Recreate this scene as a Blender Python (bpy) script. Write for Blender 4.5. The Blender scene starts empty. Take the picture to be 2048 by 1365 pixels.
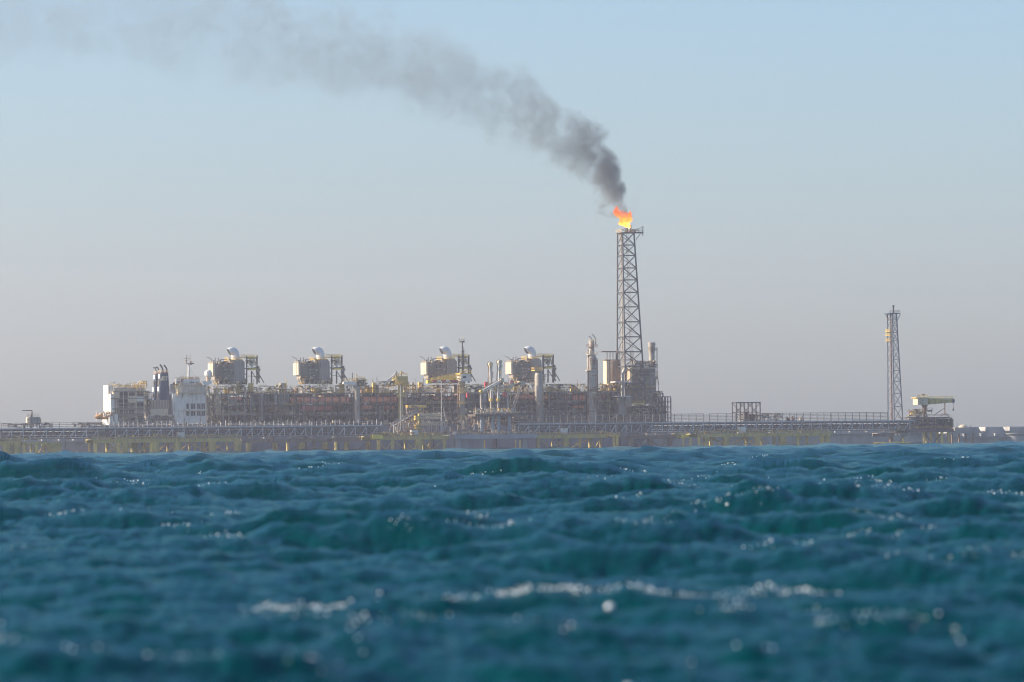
import bpy, bmesh, math, random
import numpy as np
from mathutils import Vector, Matrix, Quaternion

SC = bpy.context.scene
COL = SC.collection
R = math.radians

# ------------------------------------------------------------------ camera
CAM_H = 2.0              # eye height of someone in a small boat
F_PX = 9615.0             # focal length in pixels of a 2048 px wide frame
ROLL = math.atan(0.0112)  # the boat heels a little
HOR = 891.0               # row of the eye level at mid frame
cam_d = bpy.data.cameras.new('camera')
cam = bpy.data.objects.new('camera', cam_d)
COL.objects.link(cam)
cam_d.sensor_width = 36.0
cam_d.lens = F_PX / 2048.0 * 36.0
cam_d.shift_y = (HOR - 682.5) / 2048.0
cam_d.clip_start = 0.5
cam_d.clip_end = 30000.0
cam.location = (0, 0, CAM_H)
cam.rotation_euler = (Matrix.Rotation(ROLL, 3, 'Y') @ Matrix.Rotation(R(90), 3, 'X')).to_euler()
cam_d.dof.use_dof = True
cam_d.dof.focus_distance = 850.0
cam_d.dof.aperture_fstop = 0.169 / 0.12
SC.camera = cam

# ------------------------------------------------------------------ sky, sun, exposure
SUN_AZ = R(-91)           # left of the view direction (+Y), square to it
SUN_EL = R(25)
world = bpy.data.worlds.new('World')
SC.world = world
world.use_nodes = True
wn = world.node_tree
sky = wn.nodes.new('ShaderNodeTexSky')
sky.sky_type = 'NISHITA'
sky.sun_disc = False
sky.sun_elevation = SUN_EL
sky.sun_rotation = SUN_AZ
sky.air_density = 1.0
sky.dust_density = 1.2
sky.ozone_density = 5.0
bg = wn.nodes['Background']
bg.inputs['Strength'].default_value = 0.11
wn.links.new(sky.outputs['Color'], bg.inputs['Color'])

sun_d = bpy.data.lights.new('sun', 'SUN')
sun_d.energy = 5.0
sun_d.angle = R(0.55)
sun_d.color = (1.0, 0.87, 0.69)
sun = bpy.data.objects.new('sun', sun_d)
COL.objects.link(sun)
sdir = Vector((math.sin(SUN_AZ) * math.cos(SUN_EL), math.cos(SUN_AZ) * math.cos(SUN_EL), math.sin(SUN_EL)))
sun.rotation_euler = (-sdir).to_track_quat('-Z', 'Y').to_euler()
sun.location = (-200, 200, 400)

vs = SC.view_settings
vs.view_transform = 'Standard'
vs.look = 'None'
vs.gamma = 1.0
vs.exposure = 0.8
vs.use_curve_mapping = False
SC.cycles.use_denoising = True
SC.cycles.filter_width = 1.1
SC.cycles.max_bounces = 6
SC.cycles.volume_bounces = 1
SC.cycles.transparent_max_bounces = 12
SC.cycles.sample_clamp_indirect = 4.0
SC.cycles.sample_clamp_direct = 0.0
SC.cycles.volume_max_steps = 256

# ------------------------------------------------------------------ materials
MATS = {}
def mat(name, col, rough=0.55, metal=0.0, var=0.25, scale=0.35, rust=0.0, bump=0.0):
    """painted metal / concrete: base colour with blotchy wear and optional rust streaks"""
    if name in MATS:
        return MATS[name]
    m = bpy.data.materials.new(name)
    m.use_nodes = True
    nt = m.node_tree
    b = nt.nodes['Principled BSDF']
    tc = nt.nodes.new('ShaderNodeNewGeometry')
    mp = nt.nodes.new('ShaderNodeMapping')
    mp.inputs['Scale'].default_value = (1, 1, 0.45)
    nt.links.new(tc.outputs['Position'], mp.inputs['Vector'])
    n = nt.nodes.new('ShaderNodeTexNoise')
    n.inputs['Scale'].default_value = scale
    n.inputs['Detail'].default_value = 5
    n.inputs['Roughness'].default_value = 0.65
    nt.links.new(mp.outputs['Vector'], n.inputs['Vector'])
    r = nt.nodes.new('ShaderNodeValToRGB')
    lo = tuple(c * (1 - var) for c in col[:3]) + (1,)
    hi = tuple(min(1, c * (1 + var)) for c in col[:3]) + (1,)
    r.color_ramp.elements[0].position = 0.3
    r.color_ramp.elements[0].color = lo
    r.color_ramp.elements[1].position = 0.7
    r.color_ramp.elements[1].color = hi
    nt.links.new(n.outputs['Fac'], r.inputs['Fac'])
    out = r.outputs['Color']
    if rust > 0:
        n2 = nt.nodes.new('ShaderNodeTexNoise')
        n2.inputs['Scale'].default_value = scale * 2.7
        n2.inputs['Detail'].default_value = 6
        mp2 = nt.nodes.new('ShaderNodeMapping')
        mp2.inputs['Scale'].default_value = (1, 1, 0.15)
        nt.links.new(tc.outputs['Position'], mp2.inputs['Vector'])
        nt.links.new(mp2.outputs['Vector'], n2.inputs['Vector'])
        r2 = nt.nodes.new('ShaderNodeValToRGB')
        r2.color_ramp.elements[0].position = 0.62 - 0.25 * rust
        r2.color_ramp.elements[0].color = (0, 0, 0, 1)
        r2.color_ramp.elements[1].position = 0.80 - 0.2 * rust
        r2.color_ramp.elements[1].color = (1, 1, 1, 1)
        nt.links.new(n2.outputs['Fac'], r2.inputs['Fac'])
        mx = nt.nodes.new('ShaderNodeMixRGB')
        mx.inputs['Color2'].default_value = (0.17, 0.075, 0.03, 1)
        nt.links.new(r2.outputs['Color'], mx.inputs['Fac'])
        nt.links.new(out, mx.inputs['Color1'])
        out = mx.outputs['Color']
    nt.links.new(out, b.inputs['Base Color'])
    b.inputs['Roughness'].default_value = rough
    b.inputs['Metallic'].default_value = metal
    MATS[name] = m
    return m

M_STEEL = mat('grey painted steel', (0.28, 0.24, 0.19), rust=0.25)
M_DARK = mat('dark structural steel', (0.105, 0.088, 0.07), rust=0.3)
M_PIPE = mat('galvanised pipe', (0.50, 0.45, 0.39), rough=0.4, metal=0.15)
M_INSUL = mat('insulated cladding', (0.38, 0.33, 0.27), rough=0.45, rust=0.15)
M_WHITE = mat('white paint', (0.80, 0.74, 0.66), rough=0.45, var=0.14, rust=0.22)
M_CREAM = mat('cream paint', (0.66, 0.53, 0.36), rough=0.5, var=0.12, rust=0.12)
M_YEL = mat('yellow paint', (0.72, 0.48, 0.10), rough=0.5, var=0.2, rust=0.15)
M_YELB = mat('bright yellow paint', (0.80, 0.58, 0.06), rough=0.45, var=0.12)
M_JACK = mat('weathered yellow pile paint', (0.80, 0.57, 0.16), rough=0.6, rust=0.25)
M_OLIVE = mat('olive yellow girder paint', (0.52, 0.40, 0.12), rough=0.6, rust=0.25)
M_ORANGE = mat('orange red tank paint', (0.90, 0.32, 0.18), rough=0.5, var=0.15, rust=0.1)
M_RED = mat('red paint', (0.55, 0.06, 0.06), rough=0.45, var=0.15)
M_RUST = mat('rusty brown steel', (0.26, 0.15, 0.08), rough=0.7, rust=0.5)
M_BLUE = mat('navy blue funnel paint', (0.035, 0.055, 0.095), rough=0.4, var=0.15)
M_HULL = mat('blue grey hull paint', (0.25, 0.25, 0.27), rough=0.5, rust=0.2, scale=0.08)
M_CONC = mat('weathered concrete', (0.38, 0.36, 0.33), rough=0.85, scale=0.15, var=0.3)
M_CONCB = mat('blue grey coated concrete', (0.30, 0.32, 0.34), rough=0.7, scale=0.15)
M_STAIN = mat('stainless duct', (0.62, 0.61, 0.60), rough=0.28, metal=0.85, var=0.1)
M_BLACK = mat('sooty black steel', (0.025, 0.025, 0.028), rough=0.6)
M_GLASS = mat('dark window glass', (0.03, 0.035, 0.04), rough=0.08, var=0.1)
M_GREEN = mat('green deck paint', (0.12, 0.20, 0.13), rough=0.6)

# ------------------------------------------------------------------ haze, sea
def new_mesh_obj(name, verts, faces, m, smooth=False):
    me = bpy.data.meshes.new(name)
    me.from_pydata(verts, [], faces)
    if m:
        me.materials.append(m)
    if smooth:
        me.polygons.foreach_set('use_smooth', [True] * len(me.polygons))
    me.update()
    o = bpy.data.objects.new(name, me)
    COL.objects.link(o)
    return o

def box_geo(x0, x1, y0, y1, z0, z1):
    v = [(x0, y0, z0), (x1, y0, z0), (x1, y1, z0), (x0, y1, z0), (x0, y0, z1), (x1, y0, z1), (x1, y1, z1), (x0, y1, z1)]
    f = [(0, 3, 2, 1), (4, 5, 6, 7), (0, 1, 5, 4), (1, 2, 6, 5), (2, 3, 7, 6), (3, 0, 4, 7)]
    return v, f

SEA_R = 8000.0
HAZE_TOP = 300.0
hz_m = bpy.data.materials.new('sea haze')
hz_m.use_nodes = True
ht = hz_m.node_tree
for n_ in list(ht.nodes):
    ht.nodes.remove(n_)
ho = ht.nodes.new('ShaderNodeOutputMaterial')
hv = ht.nodes.new('ShaderNodeVolumePrincipled')
hv.inputs['Color'].default_value = (1.0, 0.88, 0.93, 1)
hv.inputs['Density'].default_value = 0.000084
hv.inputs['Anisotropy'].default_value = 0.52
ht.links.new(hv.outputs['Volume'], ho.inputs['Volume'])
v_, f_ = box_geo(-SEA_R - 300, SEA_R + 300, -SEA_R - 300, SEA_R + 300, -3.5, HAZE_TOP)
haze = new_mesh_obj('haze', v_, f_, hz_m)
haze['kind'] = 'stuff'
haze['label'] = 'pale haze over the sea around the gas plant'

# --- sea surface: a wind sea from a directional spectrum, sampled on a sheet that is finest near the boat
def fft_sea(L, N, kp, spread_dir, seed, kmin, kmax, exp_s):
    rng = np.random.default_rng(seed)
    k1 = np.fft.fftfreq(N, d=L / N) * 2 * np.pi
    kx, ky = np.meshgrid(k1, k1, indexing='ij')
    k = np.hypot(kx, ky)
    k[0, 0] = 1e-6
    ph = np.exp(-0.74 * (kp / k) ** 2) / k ** 4 * np.exp(-(k / (kmax * 0.8)) ** 4)
    cosd = np.abs(np.cos(np.arctan2(ky, kx) - spread_dir))
    ph *= 0.06 + cosd ** exp_s
    ph[(k < kmin) | (k > kmax)] = 0
    ph[0, 0] = 0
    a = np.sqrt(ph) * (rng.normal(size=k.shape) + 1j * rng.normal(size=k.shape))
    hgt = np.fft.ifft2(a).real
    sd = hgt.std()
    dx = np.fft.ifft2(-1j * kx / k * a).real / sd
    dy = np.fft.ifft2(-1j * ky / k * a).real / sd
    return hgt / sd, dx, dy

def samp(g, L, x, y):
    N = g.shape[0]
    u = (x / L * N) % N
    v = (y / L * N) % N
    i = np.floor(u).astype(int)
    j = np.floor(v).astype(int)
    fu = u - i
    fv = v - j
    i %= N
    j %= N
    i1 = (i + 1) % N
    j1 = (j + 1) % N
    return (g[i, j] * (1 - fu) * (1 - fv) + g[i1, j] * fu * (1 - fv) + g[i, j1] * (1 - fu) * fv + g[i1, j1] * fu * fv)

SEA_SEED = 5
LA, LB, LC = 171.0, 47.0, 13.0
sA = fft_sea(LA, 1024, 2 * math.pi / 8.0, R(82), SEA_SEED, 2 * math.pi / 40, 2 * math.pi / 0.8, 7)
sB = fft_sea(LB, 512, 2 * math.pi / 2.4, R(74), SEA_SEED + 11, 2 * math.pi / 3.2, 2 * math.pi / 0.25, 3.0)
sC = fft_sea(LC, 512, 2 * math.pi / 0.6, R(95), SEA_SEED + 23, 2 * math.pi / 0.8, 2 * math.pi / 0.08, 1.5)
sD = fft_sea(331.0, 256, 2 * math.pi / 20.0, R(84), SEA_SEED + 31, 2 * math.pi / 60, 2 * math.pi / 9, 2.0)
AMP_D = 0.13
OX, OY = 110.5, 169.94
AMP_A, AMP_B, AMP_C = 0.118, 0.036, 0.0185
def sea_field(x, y, r):
    fB = np.clip(1.0 - (r - 900) / 900, 0, 1)
    fC = np.clip(1.0 - (r - 200) / 250, 0, 1)
    xa, ya = x + OX, y + OY
    z = AMP_D * (1 + 0.85 * np.clip((r - 110) / 160, 0, 1)) * samp(sD[0], 331.0, x + 60, y + 20) + AMP_A * samp(sA[0], LA, xa, ya) + fB * AMP_B * samp(sB[0], LB, x, y) + fC * AMP_C * samp(sC[0], LC, x, y)
    ch = 1.05
    dx = AMP_A * samp(sA[1], LA, xa, ya) + fB * AMP_B * samp(sB[1], LB, x, y) + 0.8 * fC * AMP_C * samp(sC[1], LC, x, y)
    dy = AMP_A * samp(sA[2], LA, xa, ya) + fB * AMP_B * samp(sB[2], LB, x, y) + 0.8 * fC * AMP_C * samp(sC[2], LC, x, y)
    z = z + 0.10 * np.clip(z, 0, None) ** 2 / 0.12   # peaked crests
    return z, ch * dx, ch * dy

def sea_rows():
    rr = [0.4]
    while rr[-1] < SEA_R:
        r = rr[-1]
        if r < 14:
            d = max(0.35, 0.0)
        elif r < 1000:
            d = min(r * r / 14000 + 0.03, r * 0.0036)
        else:
            d = r * 0.011
        rr.append(r + d)
    rr[-1] = SEA_R
    return np.array(rr)
rr = sea_rows()
th_f = np.linspace(R(-8.2), R(8.2), 520)
th_c = np.linspace(R(8.2), R(360 - 8.2), 74)[1:-1]
th = np.concatenate([th_f, th_c])
RRg, THg = np.meshgrid(rr, th, indexing='ij')
gx = RRg * np.sin(THg)
gy = RRg * np.cos(THg)
gz, gdx, gdy = sea_field(gx, gy, RRg)
near = np.clip((RRg - 3) / 12, 0, 1)
gz = gz * near - 1.2 * (1 - near)
edge = np.clip((SEA_R - RRg) / 400, 0, 1)
nr, nt_ = gx.shape
V = np.stack([gx + gdx * near, gy + gdy * near, gz * edge], -1).reshape(-1, 3)
idx = np.arange(nr * nt_).reshape(nr, nt_)
nxt = np.roll(idx, -1, axis=1)
quads = np.stack([idx[:-1], nxt[:-1], nxt[1:], idx[1:]], -1).reshape(-1, 4)
sea_me = bpy.data.meshes.new('sea')
sea_me.vertices.add(len(V))
sea_me.vertices.foreach_set('co', V.astype(np.float32).ravel())
sea_me.loops.add(quads.size)
sea_me.loops.foreach_set('vertex_index', quads.astype(np.int32).ravel())
sea_me.polygons.add(len(quads))
sea_me.polygons.foreach_set('loop_start', np.arange(0, quads.size, 4, dtype=np.int32))
sea_me.polygons.foreach_set('loop_total', np.full(len(quads), 4, dtype=np.int32))
sea_me.polygons.foreach_set('use_smooth', np.ones(len(quads), dtype=bool))
sea_me.update(calc_edges=True)
sea = bpy.data.objects.new('sea', sea_me)
COL.objects.link(sea)
sea['kind'] = 'structure'
sea['label'] = 'choppy teal sea running up to the plant'

sea_m = bpy.data.materials.new('sea water')
sea_m.use_nodes = True
st = sea_m.node_tree
for n_ in list(st.nodes):
    st.nodes.remove(n_)
s_out = st.nodes.new('ShaderNodeOutputMaterial')
s_dif = st.nodes.new('ShaderNodeBsdfDiffuse')          # light scattered back up out of the water
s_dif.inputs['Color'].default_value = (0.0, 0.036, 0.039, 1)
s_gls = st.nodes.new('ShaderNodeBsdfGlossy')           # sky reflection, dimmed and tinted by its colour
s_gls.inputs['Color'].default_value = (0.29, 0.51, 0.56, 1)
s_gls.inputs['Roughness'].default_value = 0.08
s_fr = st.nodes.new('ShaderNodeFresnel')
s_fr.inputs['IOR'].default_value = 1.333
s_mix = st.nodes.new('ShaderNodeMixShader')
st.links.new(s_fr.outputs[0], s_mix.inputs[0])
st.links.new(s_dif.outputs[0], s_mix.inputs[1])
st.links.new(s_gls.outputs[0], s_mix.inputs[2])
st.links.new(s_mix.outputs[0], s_out.inputs['Surface'])
gp = st.nodes.new('ShaderNodeNewGeometry')
def nz(scale, detail, rough):
    n = st.nodes.new('ShaderNodeTexNoise')
    n.inputs['Scale'].default_value = scale
    n.inputs['Detail'].default_value = detail
    n.inputs['Roughness'].default_value = rough
    st.links.new(gp.outputs['Position'], n.inputs['Vector'])
    return n
n1 = nz(2.3, 6, 0.62)
n2 = nz(9.0, 4, 0.6)
bp1 = st.nodes.new('ShaderNodeBump')
bp1.inputs['Strength'].default_value = 1.0
bp1.inputs['Distance'].default_value = 0.06
st.links.new(n1.outputs['Fac'], bp1.inputs['Height'])
bp2 = st.nodes.new('ShaderNodeBump')
bp2.inputs['Strength'].default_value = 1.0
bp2.inputs['Distance'].default_value = 0.026
st.links.new(n2.outputs['Fac'], bp2.inputs['Height'])
st.links.new(bp1.outputs['Normal'], bp2.inputs['Normal'])
for n_ in (s_dif, s_gls, s_fr):
    st.links.new(bp2.outputs['Normal'], n_.inputs['Normal'])
sea_me.materials.append(sea_m)

# ------------------------------------------------------------------ site frame: the plant lies turned 22 degrees to the view
A_SITE = R(22)
D0 = 2500.0
CA, SA = math.cos(A_SITE), math.sin(A_SITE)
def pt(px, py, ly):
    """site coordinates (along the plant, across it, height) of what was surveyed from the photograph on the row ly"""
    u, v = px - 1024.0, HOR - py
    c, s = math.cos(ROLL), math.sin(ROLL)
    kx = (u * c + v * s) / F_PX
    kz = (-u * s + v * c) / F_PX
    lx = (kx * (D0 + ly * CA) + ly * SA) / (CA - kx * SA)
    return Vector((lx, ly, CAM_H + kz * (D0 + lx * SA + ly * CA)))
def LX(px, ly, py=850):
    return pt(px, py, ly).x
def world_of(p):
    return Vector((p[0] * CA - p[1] * SA, D0 + p[0] * SA + p[1] * CA, p[2]))

class MB:
    def __init__(self):
        self.v, self.f = [], []
    def add(self, v, f):
        k = len(self.v)
        self.v += [tuple(p) for p in v]
        self.f += [tuple(i + k for i in q) for q in f]
        return self
    def box(self, x0, x1, y0, y1, z0, z1):
        return self.add(*box_geo(min(x0, x1), max(x0, x1), min(y0, y1), max(y0, y1), min(z0, z1), max(z0, z1)))
    def cbox(self, c, sx, sy, sz):
        return self.box(c[0] - sx / 2, c[0] + sx / 2, c[1] - sy / 2, c[1] + sy / 2, c[2] - sz / 2, c[2] + sz / 2)
    def rings(self, rings, cap=True):
        n = len(rings[0])
        v = [p for r in rings for p in r]
        f = []
        for i in range(len(rings) - 1):
            for j in range(n):
                a, b = i * n + j, i * n + (j + 1) % n
                f.append((a, b, b + n, a + n))
        if cap:
            f.append(tuple(range(n))[::-1])
            f.append(tuple((len(rings) - 1) * n + j for j in range(n)))
        return self.add(v, f)
    def tube(self, p0, p1, r, r1=None, n=6):
        return self.path([p0, p1], [r, r if r1 is None else r1], n)
    def path(self, pts, rad, n=6):
        pts = [Vector(p) for p in pts]
        if not isinstance(rad, (list, tuple)):
            rad = [rad] * len(pts)
        rg = []
        up = None
        for i, p in enumerate(pts):
            d = (pts[min(i + 1, len(pts) - 1)] - pts[max(i - 1, 0)]).normalized()
            if up is None:
                up = Vector((0, 0, 1)) if abs(d.z) < 0.9 else Vector((1, 0, 0))
            a = d.cross(up).normalized()
            b = d.cross(a).normalized()
            up = -b if up.dot(-b) > 0 else b
            a = d.cross(up).normalized()
            b = up
            rg.append([p + (a * math.cos(2 * math.pi * k / n) + b * math.sin(2 * math.pi * k / n)) * rad[i] for k in range(n)])
        return self.rings(rg)
    def lathe(self, c, prof, n=14, axis='z'):
        rg = []
        for r, h in prof:
            r = max(r, 0.01)
            ring = []
            for k in range(n):
                a, b = r * math.cos(2 * math.pi * k / n), r * math.sin(2 * math.pi * k / n)
                if axis == 'z':
                    ring.append((c[0] + a, c[1] + b, c[2] + h))
                elif axis == 'x':
                    ring.append((c[0] + h, c[1] + a, c[2] + b))
                else:
                    ring.append((c[0] + b, c[1] + h, c[2] + a))
            rg.append(ring)
        return self.rings(rg)
    def prism(self, poly, y0, y1):
        """poly of (x,z) counter-clockwise seen from -y, pulled from y0 to y1"""
        n = len(poly)
        v = [(x, y0, z) for x, z in poly] + [(x, y1, z) for x, z in poly]
        f = [tuple(range(n)), tuple(range(n, 2 * n))[::-1]] + [(j, j + n, (j + 1) % n + n, (j + 1) % n) for j in range(n)]
        return self.add(v, f)
    def rail(self, pts, h=1.15, step=2.0, r=0.055, mid=True):
        """hand rail along a polyline"""
        for a, b in zip(pts[:-1], pts[1:]):
            a, b = Vector(a), Vector(b)
            L = (b - a).length
            k = max(1, int(round(L / step)))
            for i in range(k + 1):
                p = a.lerp(b, i / k)
                self.tube(p, p + Vector((0, 0, h)), r, n=4)
            self.tube(a + Vector((0, 0, h)), b + Vector((0, 0, h)), r, n=4)
            if mid:
                self.tube(a + Vector((0, 0, h * .55)), b + Vector((0, 0, h * .55)), r * .8, n=4)
        return self

class Thing:
    """an Empty at the thing's base that carries its parts"""
    def __init__(self, name, label, cat, O, group=None):
        self.O = Vector(O)
        e = bpy.data.objects.new(name, None)
        e.empty_display_size = 1.0
        COL.objects.link(e)
        e.location = world_of(self.O)
        e.rotation_euler = (0, 0, A_SITE)
        e['label'] = label
        e['category'] = cat
        e['kind'] = 'thing'
        if group:
            e['group'] = group
        self.e = e
    def put(self, name, mb, m, parent=None, smooth=False, kind=None, label=None):
        if not mb.v:
            return None
        O = self.O
        me = bpy.data.meshes.new(name)
        me.from_pydata([(x - O.x, y - O.y, z - O.z) for x, y, z in mb.v], [], mb.f)
        me.materials.append(m)
        bm = bmesh.new()
        bm.from_mesh(me)
        bmesh.ops.recalc_face_normals(bm, faces=bm.faces)
        bm.to_mesh(me)
        bm.free()
        if smooth:
            me.polygons.foreach_set('use_smooth', [True] * len(me.polygons))
            try:
                me.set_sharp_from_angle(angle=R(38))
            except Exception:
                pass
        o = bpy.data.objects.new(name, me)
        COL.objects.link(o)
        o.parent = parent or self.e
        if kind:
            o['kind'] = kind
        if label:
            o['label'] = label
        return o
    def box(self, name, x0, x1, y0, y1, z0, z1, m, parent=None, **k):
        return self.put(name, MB().box(x0, x1, y0, y1, z0, z1), m, parent, **k)
    def pbox(self, name, px0, px1, py0, py1, ly0, ly1, m, parent=None, **k):
        """box whose front face (row ly0) spans the given stretch"""
        pc = (px0 + px1) / 2
        return self.box(name, LX(px0, ly0, py1), LX(px1, ly0, py1), ly0, ly1, pt(pc, py1, ly0).z, pt(pc, py0, ly0).z, m, parent, **k)
    def mem(self, name, p0, p1, r, m, parent=None, round_=False):
        """a straight member: own object, shared mesh"""
        p0, p1 = Vector(p0), Vector(p1)
        key = (m.name, round_)
        me = UNIT.get(key)
        if me is None:
            b = MB()
            if round_:
                b.tube((0, 0, -.5), (0, 0, .5), .5, n=8)
            else:
                b.box(-.5, .5, -.5, .5, -.5, .5)
            me = bpy.data.meshes.new('member')
            me.from_pydata(b.v, [], b.f)
            me.materials.append(m)
            bm = bmesh.new(); bm.from_mesh(me); bmesh.ops.recalc_face_normals(bm, faces=bm.faces); bm.to_mesh(me); bm.free()
            if round_:
                me.polygons.foreach_set('use_smooth', [len(p.vertices) == 4 for p in me.polygons])
            UNIT[key] = me
        o = bpy.data.objects.new(name, me)
        COL.objects.link(o)
        o.parent = parent or self.e
        o.location = (p0 + p1) / 2 - self.O
        d = p1 - p0
        o.rotation_mode = 'QUATERNION'
        if abs(d.x) < 1e-4 and abs(d.y) < 1e-4:
            o.rotation_quaternion = Quaternion((1, 0, 0, 0))
        else:
            o.rotation_quaternion = d.to_track_quat('Z', 'Y')
        o.scale = (2 * r, 2 * r, d.length)
        return o
UNIT = {}

def copy_thing(T, dO, label, group=None):
    """copy of a thing with copies of its parts and sub-parts (shared meshes)"""
    n = Thing.__new__(Thing)
    n.O = T.O + Vector(dO)
    e = T.e.copy()
    COL.objects.link(e)
    e.location = world_of(n.O)
    e['label'] = label
    if group:
        e['group'] = group
    n.e = e
    for ch in list(T.e.children):
        c = ch.copy(); COL.objects.link(c); c.parent = e
        for g in list(ch.children):
            d = g.copy(); COL.objects.link(d); d.parent = c
    return n

def pipework(T, x0, x1, y0, y1, z0, z1, seed, n, pal, rmax=0.28, name='pipework', boxes=0.25, vert=0.4, avoid=()):
    """tangle of process pipes, valves, skids and lamps too small to pick apart: one mesh per colour"""
    rg = random.Random(seed)
    mbs = {}
    for i in range(n):
        m = pal[rg.randrange(len(pal))]
        b = mbs.setdefault(m.name, (MB(), m))[0]
        x, y, z = rg.uniform(x0, x1), y0 + (y1 - y0) * rg.random() ** 1.6, rg.uniform(z0, z1)
        if any(a[0] < x < a[1] and a[2] < z < a[3] for a in avoid) and rg.random() < .75:
            continue
        q = rg.random()
        r = rg.uniform(0.07, rmax) * (0.6 if rg.random() < .6 else 1)
        if q < boxes:
            s = rg.uniform(.3, 1.5)
            b.cbox((x, y, z), s, rg.uniform(.3, 1.2), rg.uniform(.25, 1.3))
        elif q < boxes + vert:
            L = rg.uniform(1.5, 0.6 * (z1 - z0))
            za, zb = z, min(z + L, z1)
            if rg.random() < .5:
                d = rg.choice((-1, 1)) * rg.uniform(.6, 3.5)
                xe = min(max(x + d, x0), x1)
                b.path([(x, y, za), (x, y, zb - .1), (xe, y, zb)], r, 5)
            else:
                b.tube((x, y, za), (x, y, zb), r, n=5)
        elif q < boxes + vert + 0.25:
            L = rg.uniform(2, 9)
            xe = min(x + L, x1)
            b.tube((x, y, z), (xe, y, z), r, n=5)
            if rg.random() < .5:
                b.tube((xe, y, z), (xe, y, max(z0, z - rg.uniform(.5, 3))), r, n=5)
        else:
            b.tube((x, y, z), (x, min(y1, y + rg.uniform(1, 4)), z), r, n=5)
    for b, m in mbs.values():
        T.put(name, b, m, kind='stuff')

def lamp_glints(T, pts, m=None):
    for p in pts:  # white boxes: lamps, and glints of sunlit ends put in as colour
        T.put('lamp_glint', MB().cbox(p, .5, .35, .45), m or M_WHITE)

def lattice(T, c0, c1, m, rl, rb, faces='FLRB', leg='leg', brace='brace', beam='beam', levels=None, style='X'):
    """lattice tower between corner quads c0 (bottom) and c1 (top), corners FL, FR, BR, BL; levels: fractions"""
    c0 = [Vector(p) for p in c0]
    c1 = [Vector(p) for p in c1]
    for a, b in zip(c0, c1):
        T.mem(leg, a, b, rl, m, round_=True)
    pr = {'F': (0, 1), 'R': (1, 2), 'B': (2, 3), 'L': (3, 0)} if len(c0) == 4 else {'F': (0, 1), 'B': (1, 2), 'L': (2, 0)}
    for t0, t1 in zip(levels[:-1], levels[1:]):
        lo = [a.lerp(b, t0) for a, b in zip(c0, c1)]
        hi = [a.lerp(b, t1) for a, b in zip(c0, c1)]
        for f in faces:
            i, j = pr[f]
            T.mem(beam, hi[i], hi[j], rb if f != 'B' else rb * .6, m, round_=True)
            if style == 'X':
                T.mem(brace, lo[i], hi[j], rb * .85, m, round_=True)
                T.mem(brace, lo[j], hi[i], rb * .7, m, round_=True)
            elif f == 'B':
                T.mem(brace, lo[i], hi[j], rb * .5, m, round_=True)
            elif f == 'F':
                k = levels.index(t0) % 2
                T.mem(brace, lo[i if k else j], hi[j if k else i], rb, m, round_=True)
                T.mem(brace, lo[j if k else i], hi[i if k else j], rb * .75, m, round_=True)
            else:
                T.mem(brace, lo[i], hi[j], rb * .6, m, round_=True)

# ================================================================== the floating plant (ship)
YF = 50.0     # row of the ship's near side
DECK_Z = 13.4
def V3(px, py, ly):
    return pt(px, py, ly)

ship = Thing('floating_gas_plant', 'long blue grey ship hull with white deckhouses carrying the gas plant', 'ship', (LX(770, YF), YF + 20, 0))
xs0, xs1 = LX(206, YF), LX(1338, YF)
hb = MB()
prof = []
for (dx0, dx1, z) in ((26, -14, -2.4), (19, -8, 2), (3, 0, DECK_Z - 2.0), (0, 0, DECK_Z)):  # undercut stern, shaped to keep its end face in shade
    y0, y1 = YF - 2, YF + 40
    prof.append([(xs0 + dx0, y0 + 5, z), (xs0 + dx0 + 8, y0, z), (xs1 + dx1 - 22, y0, z), (xs1 + dx1 - 6, y0 + 10, z), (xs1 + dx1, (y0 + y1) / 2, z),
                 (xs1 + dx1 - 6, y1 - 10, z), (xs1 + dx1 - 22, y1, z), (xs0 + dx0 + 8, y1, z), (xs0 + dx0, y1 - 5, z)])
hb.rings(prof)
hull = ship.put('hull', hb, M_HULL)
fb = MB()
for k in range(16):   # side fenders and plate seams
    x = xs0 + 20 + k * (xs1 - xs0 - 50) / 15
    fb.box(x, x + .5, YF - 2.5, YF - 2.002, 0.5, DECK_Z - .6)
ship.put('fender', fb, M_BLACK, hull, kind='stuff')
rb_ = MB().rail([(xs0 + 8, YF - 1.8, DECK_Z), (xs1 - 22, YF - 1.8, DECK_Z)], step=3.0, r=0.06)
ship.put('railing', rb_, M_CREAM, hull, kind='stuff')

# ---- aft deckhouse
dh = ship.pbox('aft_deckhouse', 228, 289, 776, 850, YF, YF + 9, M_INSUL)  # grey tan colour carries the front's shading, houses on the left stay white
a0 = YF - .01
ship.pbox('stair_tower', 217, 227.6, 771, 822, YF + 1.5, YF + 10, M_WHITE, dh)
ship.pbox('side_house', 222, 229, 788, 826, YF - 2.2, YF + 10.5, M_WHITE, dh)
ship.pbox('stern_house', 219, 236, 829, 850, YF - 3.2, YF + 9, M_WHITE, dh)
for (q0, q1, y, dd) in ((226, 292, 783.5, 2.4), (222, 290, 797, 2.6), (224, 288, 818.0, 2.6), (232, 290, 828.5, 3.0)):
    ship.pbox('gallery_deck', q0, q1, y - .9, y + 1.3, YF - dd, YF - .02, M_STEEL, dh)
for (q0, q1, ya, yb) in ((240, 256, 785, 796), (258, 270, 786, 795), (272, 288, 787, 796), (237, 246, 799, 806), (248, 255, 799, 806),
                         (238, 246.5, 808, 817), (248, 255.5, 808, 817), (274, 280, 806, 815), (281, 287, 806, 815), (240, 250, 820, 827), (253, 268, 820, 828),
                         (274, 286, 795.5, 799.5)):
    w = ship.pbox('window', q0, q1, ya, yb, YF - .09, YF - .002, M_GLASS, dh)
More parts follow.
